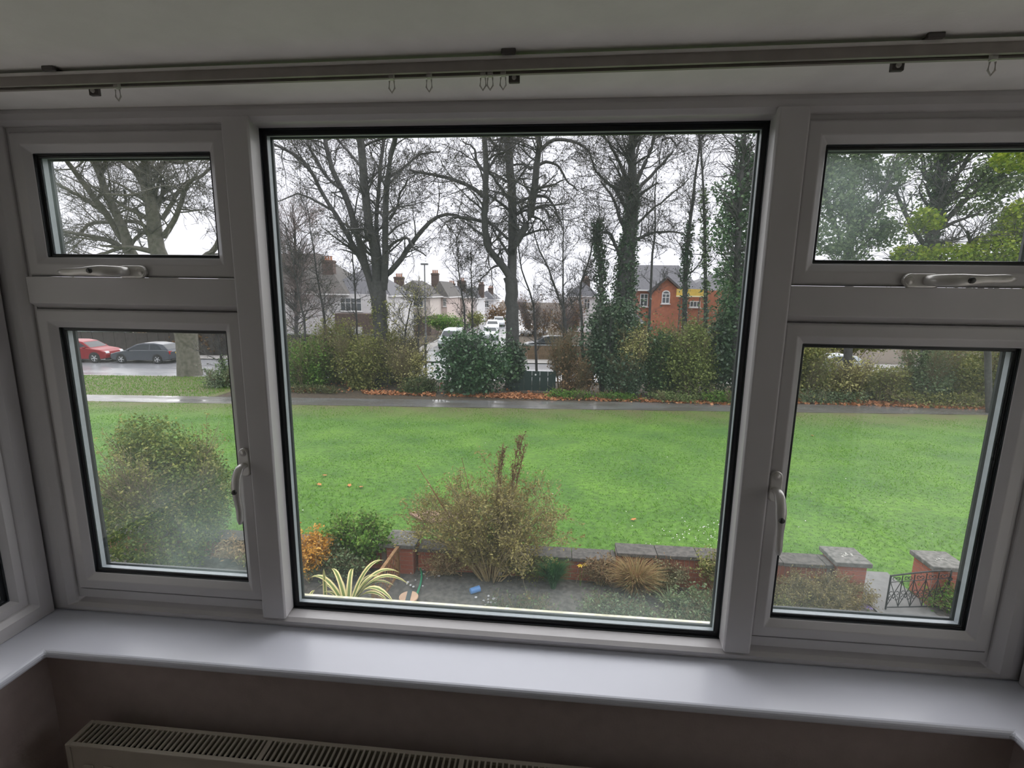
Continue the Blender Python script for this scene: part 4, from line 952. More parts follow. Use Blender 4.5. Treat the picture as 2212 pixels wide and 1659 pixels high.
sapling('second slim tree before the white house, leaning left', [(660, 850), (658, 708), (645, 637), (632, 560), (615, 480)], 26.2, 212, 6)
sapling('thin tree left of the large bare tree', [(772, 850), (770, 682), (761, 548), (758, 480)], 27.4, 213, 5)
sapling('low twiggy tree right of the large bare tree', [(868, 850), (872, 760), (880, 690), (895, 640)], 27.0, 214, 6, buds=900, bl=cream_l)
sapling('yellow budded slim tree beside the lamp post', [(900, 850), (903, 770), (905, 700), (897, 650)], 26.4, 215, 5, buds=900, bl=cream_l)
sapling('slim tree at the right edge of the left window', [(492, 850), (478, 770), (470, 720), (462, 660)], 25.6, 216, 6, ivy=[(500, 0, .3, .4, greygreen_l, .12, [0])])
tree('pink_twigged_birch', 'pinkish fine-twigged tree in front of the white house roof', 36, [[(640, 790, 8), (640, 640, 8), (638, 560, 6), (636, 470, 4)]], 120, (90, 600, 3500), (2.8, 1.4, .8), tm=pink_twig, buds=0, rise=.2, rmin=.012)

# ---- leafy trees on the right
def crown(root, r, balls, lm, n, size, hollow=.25, part='leaves'):
    C = []
    tot = sum(b[3] * b[4] * b[3] for b in balls)
    for (u, v, Y, rx, rz) in balls:
        c = aty(u, v, Y) - np.asarray(root.location); k = int(n * rx * rx * rz / tot); C.append(blob(r, k, c, (rx, rx * .8, rz), hollow, lump=.45))
    C = np.vstack(C); C = C[C[:, 2] > .05]; stuff(quadmesh(part, *leaves(r, C, size, .7), lm, root))
def leafy(name, label, base_u, base_v, Y, limbs, balls, lm, n, size, seed, bm=bark_m, hollow=.25, ivy=0):
    r = np.random.default_rng(seed); b0 = aty(base_u, base_v, Y); b0[2] = float(g(Y)); root = empty(name, b0, 0, label, 'tree')
    Ps = []; Rs = []
    for l in limbs:
        pts = np.array([aty(u, v, Y + (r.uniform(-1, 1) if i else 0)) for i, (u, v, _) in enumerate(l)]) - b0
        if l[0][1] >= base_v: pts[0][2] = -.1
        Ps.append(spline(pts, 12)); Rs.append(np.interp(np.linspace(0, len(l) - 1, 12), np.arange(len(l)), [w_ / 2 / 42 for _, _, w_ in l]))
    P = np.stack(Ps); Rr = np.stack(Rs); quadmesh('trunk', *tubes(P, Rr, 9), bm, root, True)
    T1, R1 = grow(r, P, Rr, 90, 1.8, (35, 80), .3, .1, .15, .4, 6, .015); T2, R2 = grow(r, T1, R1, 600, .9, (30, 70), .2, .05, .18, .6, 5, .01)
    stuff(quadmesh('twigs', *merge([tubes(T1, R1, 4), tubes(T2, R2, 3)]), twig_m, root))
    crown(root, r, balls, lm, n, size, hollow)
    if ivy:
        li = 0; t = r.uniform(0, .98, ivy) * 10.99; i = t.astype(int); f = (t - i)[:, None]; C = P[li, i] * (1 - f) + P[li, i + 1] * f + nrm(r.normal(size=(ivy, 3))) * (Rr[li, i] + .35 * r.uniform(.2, 1, ivy))[:, None]
        stuff(quadmesh('ivy', *leaves(r, C, .16, .8), dkgreen_l, root))
    return root
leafy('evergreen_tree', 'dark evergreen at the right edge of the big pane', 1590, 850, 25.5, [[(1590, 850, 16), (1592, 600, 14), (1600, 400, 10), (1610, 280, 6)]],
      [(1590, 640, 25.5, .95, 2.6), (1600, 480, 25.6, 1.25, 1.9), (1575, 420, 25.2, .8, .8), (1560, 500, 25, .55, .9), (1635, 400, 25.8, 1.2, 1.8), (1612, 350, 25.5, .7, .8), (1560, 590, 25, .6, .7), (1660, 600, 25.8, 1.0, 3.0)],
      leafmat('evergreen_leaf', (.045, .105, .053), (.105, .195, .090), (.240, .360, .180), .45, .25), 11000, .17, 301, ivy=900)
leafy('grey_leaved_tree', 'tall grey-green leafed tree in the left half of the top right window', 1830, 870, 26.5, [[(1830, 870, 18), (1835, 560, 16), (1840, 420, 12), (1850, 290, 8)], [(1835, 560, 10), (1790, 450, 8), (1770, 350, 5)], [(1840, 520, 10), (1900, 430, 7), (1940, 340, 5)]],
      [(1800, 420, 26.5, 1.5, 1.3), (1840, 340, 26.8, 1.8, 1.1), (1790, 520, 26, 1.1, 1.0), (1870, 480, 26.5, 1.2, 1.2), (1920, 380, 27, 1.2, .9), (1760, 350, 26.5, 1.0, 1.0), (1850, 250, 26.5, 2.0, 1.2), (1830, 545, 26.2, 1.0, .8), (1910, 500, 26.4, 1.1, .9)], greygreen_l, 12500, .19, 302, hollow=.2)
leafy('ivy_covered_tree', 'ivy-covered trunk with dark leaves in the middle of the top right window', 2000, 870, 27.5, [[(2000, 870, 26), (2010, 560, 26), (2025, 430, 24), (2040, 300, 20)], [(2020, 500, 12), (2100, 420, 9), (2190, 360, 6)], [(2015, 560, 10), (1960, 470, 8), (1930, 400, 6)], [(2025, 450, 12), (2080, 360, 9), (2120, 290, 6)]],
      [(2020, 440, 27.5, .9, 2.3), (2110, 430, 27, 1.3, .9), (2170, 370, 27, 1.6, 1.1), (1960, 560, 27, 1.0, .9), (2060, 310, 27.5, 1.4, .9), (2200, 480, 27.5, 1.3, .9), (1980, 330, 27.5, 1.0, .9)], leafmat('dull_green_leaf', (.058, .104, .046), (.130, .195, .078), (.247, .325, .130), .5, .3), 7500, .18, 303, ivy=1500)
leafy('maple', 'bright yellow-green young leaved tree low in the top right window', 2140, 880, 24.6, [[(2140, 880, 12), (2130, 700, 11), (2110, 580, 9), (2090, 500, 5)], [(2125, 640, 7), (2190, 560, 5), (2240, 480, 3)], [(2125, 650, 7), (2030, 570, 5), (1960, 540, 3)]],
      [(2050, 560, 24.6, 1.3, .75), (1960, 550, 24.6, .9, .55), (2150, 540, 24.6, 1.3, .9), (2220, 470, 24.6, 1.2, 1.0), (2000, 480, 24.8, .8, .7), (2250, 580, 24.4, 1.2, .9), (1930, 590, 24.6, 1.0, .5), (2190, 340, 24.8, 1.0, .8)], yelgreen_l, 10500, .17, 304, hollow=.3)

# ---- hedge bushes
def bush(name, label, u0, u1, v0, v1, Y, lm, n, size, seed, sm=olive_twig, hollow=.45, ns=10, tw=260, dy=None, lump=.35, cat='bush', base=None):
    r = np.random.default_rng(seed); c = aty((u0 + u1) / 2, (v0 + v1) / 2, Y); k = pxm(c); rx = (u1 - u0) / 2 / k; rz = (v1 - v0) / 2 / k
    gz = float(g(Y)); root = empty(name, (c[0], Y, gz), 0, label, cat); cz = c[2] - gz
    ry = dy or min(rx * .85, 1.5)
    if cat == 'bush': n = int(n * 2.4); size = size * 1.25
    nb = 18; bc = blob(r, nb, (0, 0, cz), (rx * .74, ry * .6, rz * .74), .3, lump=0); C = []
    for q in range(nb):
        f = r.uniform(.34, .62); C.append(blob(r, n // nb, bc[q], (rx * f, ry * f, rz * f * .9), .15, lump=.6))
    C = np.vstack(C) + r.normal(size=(nb * (n // nb), 3)) * size * .7; C[:, 2] = np.where(C[:, 2] < .03, r.uniform(.03, .4, len(C)), C[:, 2]); low = C[:, 2] < .03; C[low, 2] = r.uniform(.03, .25, low.sum())
    stuff(quadmesh('leaves', *leaves(r, C, size, .65), lm, root))
    a = r.uniform(0, 2 * PI, ns); P = np.stack([spline([(rx*.25*math.cos(q), ry*.25*math.sin(q), -.08), (rx*.45*math.cos(q), ry*.45*math.sin(q), cz*.7), (rx*.85*math.cos(q)*s, ry*.8*math.sin(q), cz + rz*.75*s)], 6) for q, s in zip(a, r.uniform(.5, 1.05, ns))])
    Rr = np.tile(np.linspace(.03, .010, 6), (ns, 1)); T1, R1 = grow(r, P, Rr, tw, max(.5, rz * .6), (25, 60), .3, .25, .16, .5, 5, .008)
    quadmesh('stems', *tubes(P, Rr, 5), sm, root, True); stuff(quadmesh('twigs', *tubes(T1, R1, 3), sm, root))
    if cat == 'bush':
        pt = T1[:, 2:].reshape(-1, 3); pt = pt[pt[:, 2] > .1]; k = min(n // 4, 900); stuff(quadmesh('sprig_leaves', *leaves(r, pt[r.integers(0, len(pt), k)] + r.normal(size=(k, 3)) * .06, size * .9, .6), lm, root))
    return root
bush('hedge_bush', 'green tangled hedge bush at the left end of the big pane', 600, 740, 705, 862, 26.2, leafmat('hedge_leaf', (.078, .130, .033), (.156, .234, .058), (.286, .364, .117), .55, .3), 5200, .11, 401, tw=500)
bush('hedge_bush', 'olive brown hedge bush at the foot of the large bare tree', 720, 850, 720, 862, 25.9, olive_l, 3600, .10, 402, hollow=.35, tw=600)
bush('hedge_bush', 'sparse yellow-budded hedge bush before the lamp post', 830, 935, 730, 860, 25.8, cream_l, 800, .09, 403, hollow=.2, tw=800)
bush('hedge_bush', 'low dark bramble between hedge and glossy shrub', 855, 945, 815, 866, 25.3, leafmat('bramble_leaf', (.039, .065, .026), (.078, .117, .039), (.143, .182, .065), .5, .25), 1500, .11, 404)
bush('rhododendron', 'glossy dark green evergreen shrub in front of the forked tree', 938, 1108, 712, 862, 25.3, rhodo_l, 5200, .17, 405, bark_m, .5, 12, 260, lump=.4)
bush('ivy_mound', 'dark ivy round the foot of the forked tree', 1085, 1132, 740, 835, 26.6, dkgreen_l, 1300, .15, 406, bark_m)
bush('hedge_bush', 'brown twiggy bush right of the dark green board', 1178, 1258, 715, 850, 26.8, brown_l, 700, .10, 407, hollow=.2, tw=800)
bush('ivy_mound', 'tall dark ivy mass around the ivy tree', 1255, 1392, 640, 860, 26.2, dkgreen_l, 4800, .15, 408, bark_m, .4, 12, 300, lump=.5)
bush('hedge_bush', 'pale yellow flowering spray in front of the dark ivy', 1330, 1400, 700, 800, 25.4, cream_l, 600, .10, 409, hollow=.2, tw=300)
bush('hedge_bush', 'dark green rounded bush below the red brick gable', 1368, 1470, 715, 862, 26.4, leafmat('dark_hedge_leaf', (.039, .078, .033), (.078, .143, .052), (.156, .234, .078), .5, .25), 3600, .12, 410)
bush('hedge_bush', 'olive green bush below the yellow board', 1440, 1560, 690, 866, 25.6, leafmat('olive_green_leaf', (.104, .143, .039), (.195, .247, .065), (.312, .364, .111), .55, .3), 4800, .11, 411, hollow=.35, tw=500)
bush('ivy_mound', 'dark ivy mound at the right edge of the big pane', 1540, 1640, 620, 862, 25.9, dkgreen_l, 4200, .15, 412, bark_m, .4)
for i, (u0, u1, v0, lm, n, lab) in enumerate([(1690, 1800, 735, olive_l, 2400, 'olive twiggy bush at the left of the right window'), (1780, 1880, 770, cream_l, 900, 'thin pale-twigged bush below the parked silver car in the right window'), (1860, 1960, 790, olive_l, 1500, 'low bush under the parked silver car, right window'),
                                           (1945, 2060, 745, greygreen_l, 2200, 'grey-green bush right of the silver car'), (2040, 2150, 750, olive_l, 2300, 'bush beside the right-hand frame of the right window'), (2130, 2260, 740, greygreen_l, 2300, 'hedge bush at the far right behind the window frame')]):
    bush('hedge_bush', lab, u0, u1, v0, 872, 26.6, lm, n, .11, 420 + i, hollow=.2, tw=700)
bush('hedge_bush', 'grey scrub at the foot of the slim tree in the left window', 440, 540, 790, 862, 25.2, greygreen_l, 1100, .12, 430, hollow=.25)

for i, (u0, u1, v0, v1, Y_, lm, n, lab) in enumerate([(680, 790, 690, 860, 27.6, olive_l, 3000, 'olive scrub between the two slim trees before the white house'), (790, 905, 700, 862, 28.2, olive_l, 3000, 'yellowish scrub wrapped around the large bare tree'), (610, 700, 740, 864, 25.3, green_l, 1600, 'greener low bush in the left corner of the hedge'),
        (1395, 1500, 700, 862, 27.4, olive_l, 3000, 'olive scrub behind the dark rounded bush'), (1490, 1600, 690, 862, 27.0, greygreen_l, 3000, 'grey-green scrub left of the dark ivy mound'), (1300, 1400, 760, 866, 25.6, dkgreen_l, 2600, 'low dark ivy below the pale yellow spray'), (1200, 1290, 770, 862, 26.0, brown_l, 1200, 'brown bramble left of the dark ivy mass'),
        (1690, 2000, 800, 880, 27.6, olive_l, 4200, 'long olive scrub along the back of the bed, right window'), (1960, 2260, 790, 884, 28.2, greygreen_l, 4200, 'long grey-green scrub at the back of the bed, far right')]):
    bush('hedge_bush', lab, u0, u1, v0, v1, Y_, lm, n, .11, 470 + i, hollow=.2, tw=500)
# low green groundcover and dry clump
for i, (u0, u1, v0, v1, lm, n, lab) in enumerate([(1165, 1290, 838, 874, green_l, 1500, 'bright green low groundcover below the brown bush'), (1280, 1400, 846, 876, green_l, 900, 'low green plants in front of the dark ivy mass'), (1390, 1520, 846, 878, leafmat('sage_leaf', (.10, .16, .05), (.2, .27, .09), (.3, .36, .14), .5, .3), 1300, 'pale green groundcover beneath the olive bush'),
                                                (1515, 1640, 838, 880, green_l, 1700, 'bright green nettles at the right end of the hedge'), (1700, 1900, 838, 884, greygreen_l, 1700, 'green plants along the path in the right window'), (1890, 2170, 842, 890, olive_l, 1900, 'leafy weeds along the path at the far right'), (600, 760, 836, 868, leafmat('dull_weed_leaf', (.06, .07, .03), (.10, .12, .045), (.18, .19, .08), .6, .25), 1100, 'dull weeds below the left hedge')]):
    bush('groundcover', lab, u0, u1, v0, v1, 24.75 + (.0 if u0 < 1600 else .9) - (.5 if u0 < 700 else 0), lm, n, .11, 440 + i, hollow=.1, ns=5, tw=60, dy=.55, cat='plants')
p = ground(1335, 855); clump('dry_fern_clump', 'tan dry drooping clump at the foot of the ivy', (p[0], p[1] + .2, float(g(p[1]))), 260, .75, .75, .02, straw_l, 451)
# leaf litter
r = np.random.default_rng(77); C = []
for (u0, u1, n, y0, y1) in ((620, 680, 260, 24.1, 25.0), (780, 940, 420, 24.1, 25.0), (965, 1100, 620, 24.3, 25.2), (1095, 1230, 620, 24.2, 25.6), (1230, 1600, 800, 24.4, 25.0), (1700, 2180, 1200, 25.2, 26.4), (600, 1650, 700, 24.1, 27.5)):
    u = r.uniform(u0, u1, n); Y = r.uniform(y0, y1, n); X = np.array([aty(a, 860, b)[0] for a, b in zip(u, Y)]); C.append(np.stack([X, Y, g(Y) + r.uniform(.02, .10, n)], -1))
tag(quadmesh('leaf_litter', *leaves(r, np.vstack(C), .17, .7, .7), litter_l), 'orange brown fallen leaves along the foot of the hedge', 'leaf litter', kind='stuff')
# ------------------------------------------------------------------ cars
tyre = mat('tyre', (.015, .015, .016), .7, .1, 30); alloy = mat('alloy_wheel', (.55, .56, .58), .3, .05, 20, metal=.7); carglass = mat('dark_car_glass', (.025, .032, .04), .08, .05, 5, spec=.4)
trim_m = mat('black_car_trim', (.02, .02, .022), .5, .1, 20); tail = mat('red_tail_light', (.5, .02, .02), .2, .05, 20); headl = mat('head_light', (.75, .78, .8), .12, .03, 20, spec=.8)
plate_y = mat('yellow_number_plate', (.75, .55, .08), .4, .03, 20); plate_w = mat('white_number_plate', (.8, .8, .8), .4, .03, 20)
def carpaint(name, c): return mat(name, c, .3, .04, 3, metal=.15, spec=.4)
STY = {  # lower outline, cabin: (belt front, roof front, roof rear, belt rear), heights
 'hatch': dict(L=4.35, W=1.78, body=[(0, .34), (-.02, .52), (.05, .68), (.35, .79), (1.02, .93), (2.2, .98), (3.6, 1.0), (4.2, .99), (4.33, .85), (4.36, .55), (4.30, .32), (3.9, .22), (.4, .22)], cab=[(1.0, .92), (1.82, 1.36), (2.35, 1.47), (3.1, 1.47), (3.75, 1.38), (4.22, .99)], wh=(.80, 3.42), wr=.32),
 'suv': dict(L=4.40, W=1.84, body=[(0, .36), (-.02, .60), (.06, .80), (.40, .95), (1.12, 1.06), (2.3, 1.08), (3.7, 1.10), (4.28, 1.08), (4.38, .90), (4.40, .58), (4.30, .36), (3.9, .26), (.4, .26)], cab=[(1.05, 1.04), (1.78, 1.50), (2.3, 1.60), (3.2, 1.60), (3.85, 1.52), (4.27, 1.08)], wh=(.83, 3.50), wr=.36),
 'van': dict(L=4.6, W=1.85, body=[(0, .36), (-.02, .70), (.10, .95), (.70, 1.12), (1.2, 1.15), (2.4, 1.16), (3.9, 1.16), (4.55, 1.16), (4.6, .9), (4.6, .5), (4.5, .34), (4.1, .26), (.4, .26)], cab=[(.70, 1.10), (1.45, 1.72), (1.9, 1.84), (3.2, 1.86), (4.3, 1.82), (4.55, 1.14)], wh=(.85, 3.65), wr=.34)}
def car(label, loc, rz, paint, style='hatch', detail=True, group=None):
    s = STY[style]; root = empty('car', loc, rz, label, 'car', group); hw = s['W'] / 2
    # lower body: side outline lofted over 5 stations across the width (rounded shoulders)
    def loft(outline, halves):
        n = len(outline); b = MB(); vs = []; xm = s['L'] / 2; zm = .62
        for (y, k, kz) in halves: vs += [(xm + (x - xm) * k, y, zm + (z - zm) * kz) for x, z in outline]
        fs = [(i*n+j, i*n+(j+1)%n, (i+1)*n+(j+1)%n, (i+1)*n+j) for i in range(len(halves)-1) for j in range(n)]
        fs += [tuple(range(n))[::-1], tuple(range((len(halves)-1)*n, len(halves)*n))]; return b.add(vs, fs)
    loft(s['body'], [(-hw, .955, .90), (-hw*.95, .985, .97), (-hw*.8, 1, 1), (hw*.8, 1, 1), (hw*.95, .985, .97), (hw, .955, .90)]).build('body', paint, root, True)
    root.children[-1].data.polygons.foreach_set('use_smooth', [False] * len(root.children[-1].data.polygons))
    c = s['cab']; zb, zr = c[0][1], c[2][1]
    def cab(o, inset=0.0):
        return [(x, z) for x, z in c]
    b = MB(); n = len(c); vs = []
    hwz = lambda z: hw * (.93 - .20 * max(0, (z - zb)) / (zr - zb))
    for sg in (-1, 1): vs += [(x, sg * hwz(z), z) for x, z in c]
    b.add(vs, [(i, i+1, n+i+1, n+i) for i in range(n-1)] + [tuple(range(n)), tuple(range(n, 2*n))[::-1], (0, n, 2*n-1, n-1)]).build('cabin', paint, root, bevel=.03, seg=2)
    # windows
    def sidewin(pts, sg):
        b = MB(); vs = [(x, sg * (hwz(z) + .004), z) for x, z in pts] + [(x, sg * (hwz(z) - .02), z) for x, z in pts]; m = len(pts)
        b.add(vs, [tuple(range(m)), tuple(range(2*m-1, m-1, -1))] + [(i, (i+1)%m, m+(i+1)%m, m+i) for i in range(m)]).build('side_window', carglass, root)
    xf, xr = c[0][0], c[-1][0]; mid = (c[1][0] + c[4][0]) / 2 + .05; zt = zr - .10
    for sg in (-1, 1):
        sidewin([(xf + .30, zb + .07), (c[1][0] + .16, zt - .06), (c[2][0], zt), (mid - .04, zt), (mid - .04, zb + .07)], sg)
        sidewin([(mid + .04, zb + .07), (mid + .04, zt), (c[3][0] + .05, zt), (c[4][0] - .28, zt - .05), (c[4][0] + (0 if style != 'van' else .1), zb + .09)], sg)
    for (i, nm) in ((0, 'windscreen'), (4, 'rear_window')):
        (xa, za), (xb, zb2) = c[i], c[i+1]; d = nrm(np.array([-(zb2 - za), 0, xb - xa])) * (.006); vs = []
        for t in (.14, .9):
            x, z = xa + (xb - xa) * t, za + (zb2 - za) * t
            vs += [(x + d[0], -hwz(z) * .90, z + d[2]), (x + d[0], hwz(z) * .90, z + d[2])]
        if i == 4: vs = vs
        v2 = [tuple(np.array(v) - d * 4) for v in vs]
        MB().add(vs + v2, [(0, 1, 3, 2), (4, 6, 7, 5), (0, 1, 5, 4), (1, 3, 7, 5), (3, 2, 6, 7), (2, 0, 4, 6)]).build(nm, carglass, root)
    for x in s['wh']:
        for sg in (-1, 1):
            y = sg * (hw - .06); r = s['wr']
            MB().lathe([(0, -.02), (r + .05, -.02), (r + .05, .066), (0, .066)] if sg > 0 else [(0, .02), (r + .05, .02), (r + .05, -.066), (0, -.066)], 20, (x, y, r + .02), 'y').build('wheel_arch_shade', trim_m, root)  # black disc paints the dark hollow around the wheel
            wv = MB().lathe([(r * .55, -.09), (r * .94, -.09), (r, -.06), (r, .06), (r * .94, .105), (r * .68, .105), (r * .66, .08)] if sg > 0 else [(r * .55, .09), (r * .94, .09), (r, .06), (r, -.06), (r * .94, -.105), (r * .68, -.105), (r * .66, -.08)], 24, (x, y, r), 'y').build('wheel', tyre, root)
            rim = MB(); rim.lathe([(0, sg*.085), (r*.16, sg*.095), (r*.16, sg*.06)], 12, (x, y, r), 'y')
            for k in range(5):
                a0 = k * 2 * PI / 5 + .3; m0 = len(rim.v); rim.box((0, sg*.06 - .012, -r*.085), (r * .66, sg*.06 + .03, r*.085)); rim.xf(Matrix.Translation((x, y, r)) @ Matrix.Rotation(a0, 4, 'Y'), m0)
            rim.lathe([(r*.60, sg*.05), (r*.69, sg*.10), (r*.69, sg*.05)], 20, (x, y, r), 'y'); rim.build('rim', alloy, wv)
    if detail:
        zl = s['body'][2][1]
        for sg in (-1, 1):
            MB().prism([(.0, zl - .10), (.05, zl + .02), (.42, zl + .08), (.36, zl - .04)], .30, 'y', sg * hw * .72 - .15).build('head_light', headl, root)
            MB().prism([(s['L'] - .30, zb - .20), (s['L'] - .02, zb - .22), (s['L'] - .04, zb + .0), (s['L'] - .36, zb - .03)], .28, 'y', sg * hw * .80 - .14).build('tail_light', tail, root)
            part_box('door_mirror', (xf + .35, sg * hw * .98 - .09 + (.09 if sg > 0 else -.09), zb), (xf + .47, sg * hw * .98 + .09 + (.09 if sg > 0 else -.09), zb + .13), paint, root, .02)
            part_box('sill_trim', (.9, sg * hw * .955 - .03, .24), (s['L'] - 1.1, sg * hw * .955 + .03, .36), trim_m, root)
            for xd in (mid - .55, mid + .40): part_box('door_handle', (xd, sg * hw * .985 - .03, zb - .14), (xd + .16, sg * hw * .985 + .03, zb - .105), paint, root)
        part_box('grille', (-.045, -.52, .42), (.05, .52, .62), trim_m, root); part_box('number_plate', (-.055, -.26, .44), (-.04, .26, .55), plate_w, root); part_box('number_plate', (s['L'] - .01, -.26, .70), (s['L'] + .012, .26, .81), plate_y, root)
        part_box('bumper_skirt', (-.01, -hw * .8, .22), (.2, hw * .8, .34), trim_m, root); part_box('bumper_skirt', (s['L'] - .3, -hw * .8, .24), (s['L'] - .0, hw * .8, .36), trim_m, root)
    return root
RA = math.atan(SL); RZd = -1.03
def oncar(u, v, lane): # point on the road
    p = ground(u, v); return p
p = aty(263, 780, 33.0); car('dark grey hatchback parked by the road in the left window', (-32.15, 35.9 + SL * -32.0, RZd), RA, carpaint('grey_car_paint', (.075, .083, .10)))
p2 = (-32.45, 35.95 + SL * -32.4, RZd); car('red crossover parked nose to the grey hatchback', p2, RA + PI, mat('red_car_paint', (.24, .006, .014), .35, .04, 3, spec=.3), 'suv')
q = ground(975, 752); car('silver van parked at the left kerb of the side road', (-9.9, 44.0, -.93), math.radians(90), carpaint('silver_van_paint', (.42, .46, .47)), 'van')
car('black four wheel drive half hidden behind the brown bush', (-2.9, 45.0, -1.06), math.radians(6), carpaint('black_car_paint', (.035, .04, .048)), 'suv')
car('white car far down the side road, nearer of two', (-8.6, 66.0, -.93), math.radians(97), carpaint('white_car_paint', (.7, .72, .74)), 'hatch', False)
car('pale car farthest down the side road', (-8.9, 76.0, -.93), math.radians(97), carpaint('pale_car_paint', (.6, .63, .66)), 'hatch', False)
car('silver car parked in front of the white and pale cars', (-7.3, 54.0, -.93), math.radians(97), carpaint('silver_car_paint', (.5, .53, .55)), 'hatch', False)
q = aty(1930, 775, 39); car('pale silver car seen over the hedge in the right window', (17.2, 34.3 + SL * 17.2, RZd), RA, carpaint('light_silver_paint', (.55, .60, .64)), 'hatch')
q = aty(1150, 705, 62); car('white car behind the twigs right of the forked tree', (q[0] - 1, 62, -1.06), math.radians(60), carpaint('off_white_paint', (.65, .66, .66)), 'hatch', False)

# ------------------------------------------------------------------ houses
render_m = mat('white_render', (.66, .65, .66), .9, .06, 3); cream_r = mat('cream_render', (.62, .56, .52), .9, .06, 3); pink_r = mat('pinkish_render', (.60, .50, .46), .9, .06, 3)
slate = mat('grey_slate_roof', (.10, .10, .115), .7, .15, 6); tile_m = mat('brown_tile_roof', (.10, .092, .086), .8, .2, 6); hbrick = mat('house_red_brick', (.46, .165, .09), .85, .15, 5, col2=(.33, .12, .075), bump=.2)
chim_m = mat('chimney_brick', (.14, .098, .085), .85, .2, 8); pot_m = mat('terracotta_pot', (.45, .22, .13), .8, .1, 10); hglass = mat('house_window_glass', (.06, .07, .08), .08, .1, 3, spec=.7); wframe = mat('white_window_frame', (.74, .74, .74), .5, .03, 10); lead = mat('white_ridge_edge', (.5, .5, .5), .7, .05, 10)
def hwindow(root, x0, x1, z0, z1, face='front', d=0.0, nv=3, nh=2, arch=False):
    """window on the -y face (front) at y=d, or on the +x face (right) at x=d"""
    b = MB(); fr = .07
    def bx(m, a0, a1, c0, c1, o0, o1):
        if face == 'front': m.box((a0, d - o1, c0), (a1, d - o0, c1))
        else: m.box((d + o0, a0, c0), (d + o1, a1, c1))
    for (a0, a1, c0, c1) in ((x0, x0 + fr, z0, z1), (x1 - fr, x1, z0, z1), (x0 + fr, x1 - fr, z0, z0 + fr), (x0 + fr, x1 - fr, z1 - fr, z1)): bx(b, a0, a1, c0, c1, 0, .06)
    for k in range(1, nv): x = x0 + (x1 - x0) * k / nv; bx(b, x - .03, x + .03, z0 + fr, z1 - fr, 0, .055)
    for k in range(1, nh): z = z0 + (z1 - z0) * (.62 if nh == 2 else k / nh); bx(b, x0 + fr, x1 - fr, z - .025, z + .025, 0, .05)
    f_ = b.build('window', wframe, root); m = MB(); bx(m, x0 + .03, x1 - .03, z0 + .03, z1 - .03, -.02, .02); m.build('pane', hglass, f_)
    s_ = MB(); bx(s_, x0 - .08, x1 + .08, z0 - .08, z0, 0, .12); s_.build('window_ledge', wframe, f_)
    if arch and face == 'front':
        n = 10; cx = (x0 + x1) / 2; r = (x1 - x0) / 2; pl = [(cx + r * math.cos(PI * k / n), z1 + r * .8 * math.sin(PI * k / n)) for k in range(n + 1)]
        MB().prism(pl, -.05, 'y', d).build('arched_head', wframe, f_); pl = [(cx + r * .7 * math.cos(PI * k / n), z1 + r * .52 * math.sin(PI * k / n)) for k in range(n + 1)]
        MB().prism(pl, -.055, 'y', d - .003).build('fanlight_pane', hglass, f_)
def hip(root, x0, x1, y0, y1, z, h, m, ov=.35, ridge=None, axis='x', name='roof'):
    x0 -= ov; x1 += ov; y0 -= ov; y1 += ov; b = MB()
    if axis == 'x':
        k = (y1 - y0) / 2 if ridge is None else ridge; R0 = (x0 + k, (y0 + y1) / 2, z + h); R1 = (x1 - k, (y0 + y1) / 2, z + h); fs = [(0, 1, 5, 4), (1, 2, 5), (2, 3, 4, 5), (3, 0, 4), (3, 2, 1, 0)]
    else:
        k = (x1 - x0) / 2 if ridge is None else ridge; R0 = ((x0 + x1) / 2, y0 + k, z + h); R1 = ((x0 + x1) / 2, y1 - k, z + h); fs = [(0, 1, 4), (1, 2, 5, 4), (2, 3, 5), (3, 0, 4, 5), (3, 2, 1, 0)]
    b.add([(x0, y0, z), (x1, y0, z), (x1, y1, z), (x0, y1, z), R0, R1], fs); r = b.build(name, m, root)
    part_box('gutter', (x0, y0 - .06, z - .12), (x1, y0 + .02, z + .0), wframe, root); part_box('gutter', (x1 - .02, y0, z - .12), (x1 + .06, y1, z + .0), wframe, root); return r
def chimney(root, x, y, z0, z1, w_=.9, d_=.6, pots=3):
    c = part_box('chimney', (x - w_/2, y - d_/2, z0), (x + w_/2, y + d_/2, z1), chim_m, root); part_box('chimney_band', (x - w_/2 - .06, y - d_/2 - .06, z1 - .22), (x + w_/2 + .06, y + d_/2 + .06, z1 - .06), chim_m, c)
    for k in range(pots): MB().lathe([(0, 0), (.12, 0), (.10, .35), (.13, .42), (.08, .42), (.08, .1)], 10, (x + (k - (pots - 1) / 2) * .28, y, z1)).build('chimney_pot', pot_m, c)
GZ = -1.05
def P(u, v, Y): return aty(u, v, Y)
# white rendered house on the left
Y = 47.0; a = P(560, 700, Y); b_ = P(838, 700, Y); ez = P(690, 634, Y)[2]; W = b_[0] - a[0] + 6
h = empty('house', (a[0] - 6, Y, GZ), 0, 'white rendered house with a brown hipped roof and brick chimney at the left', 'house'); ez -= GZ
part_box('wall', (0, 0, 0), (W, 9, ez), render_m, h); rz_ = P(690, 548, Y + 4.5)[2] - GZ
hip(h, 0, W - 4.2, 0, 9, ez, rz_ - ez, tile_m); hip(h, W - 7.4, W, .6, 9, ez - .1, rz_ - ez - 1.0, slate, .3, name='wing_roof')
x = P(705, 600, Y + 1.5)[0] - h.location.x; chimney(h, x, 2.2, ez + .6, P(705, 562, Y + 2)[2] - GZ, 1.15, .7, 3)
x = P(833, 600, Y + 2)[0] - h.location.x; chimney(h, x - 1.2, 4, ez + .5, P(833, 585, Y + 4)[2] - GZ, 1.0, .7, 2)
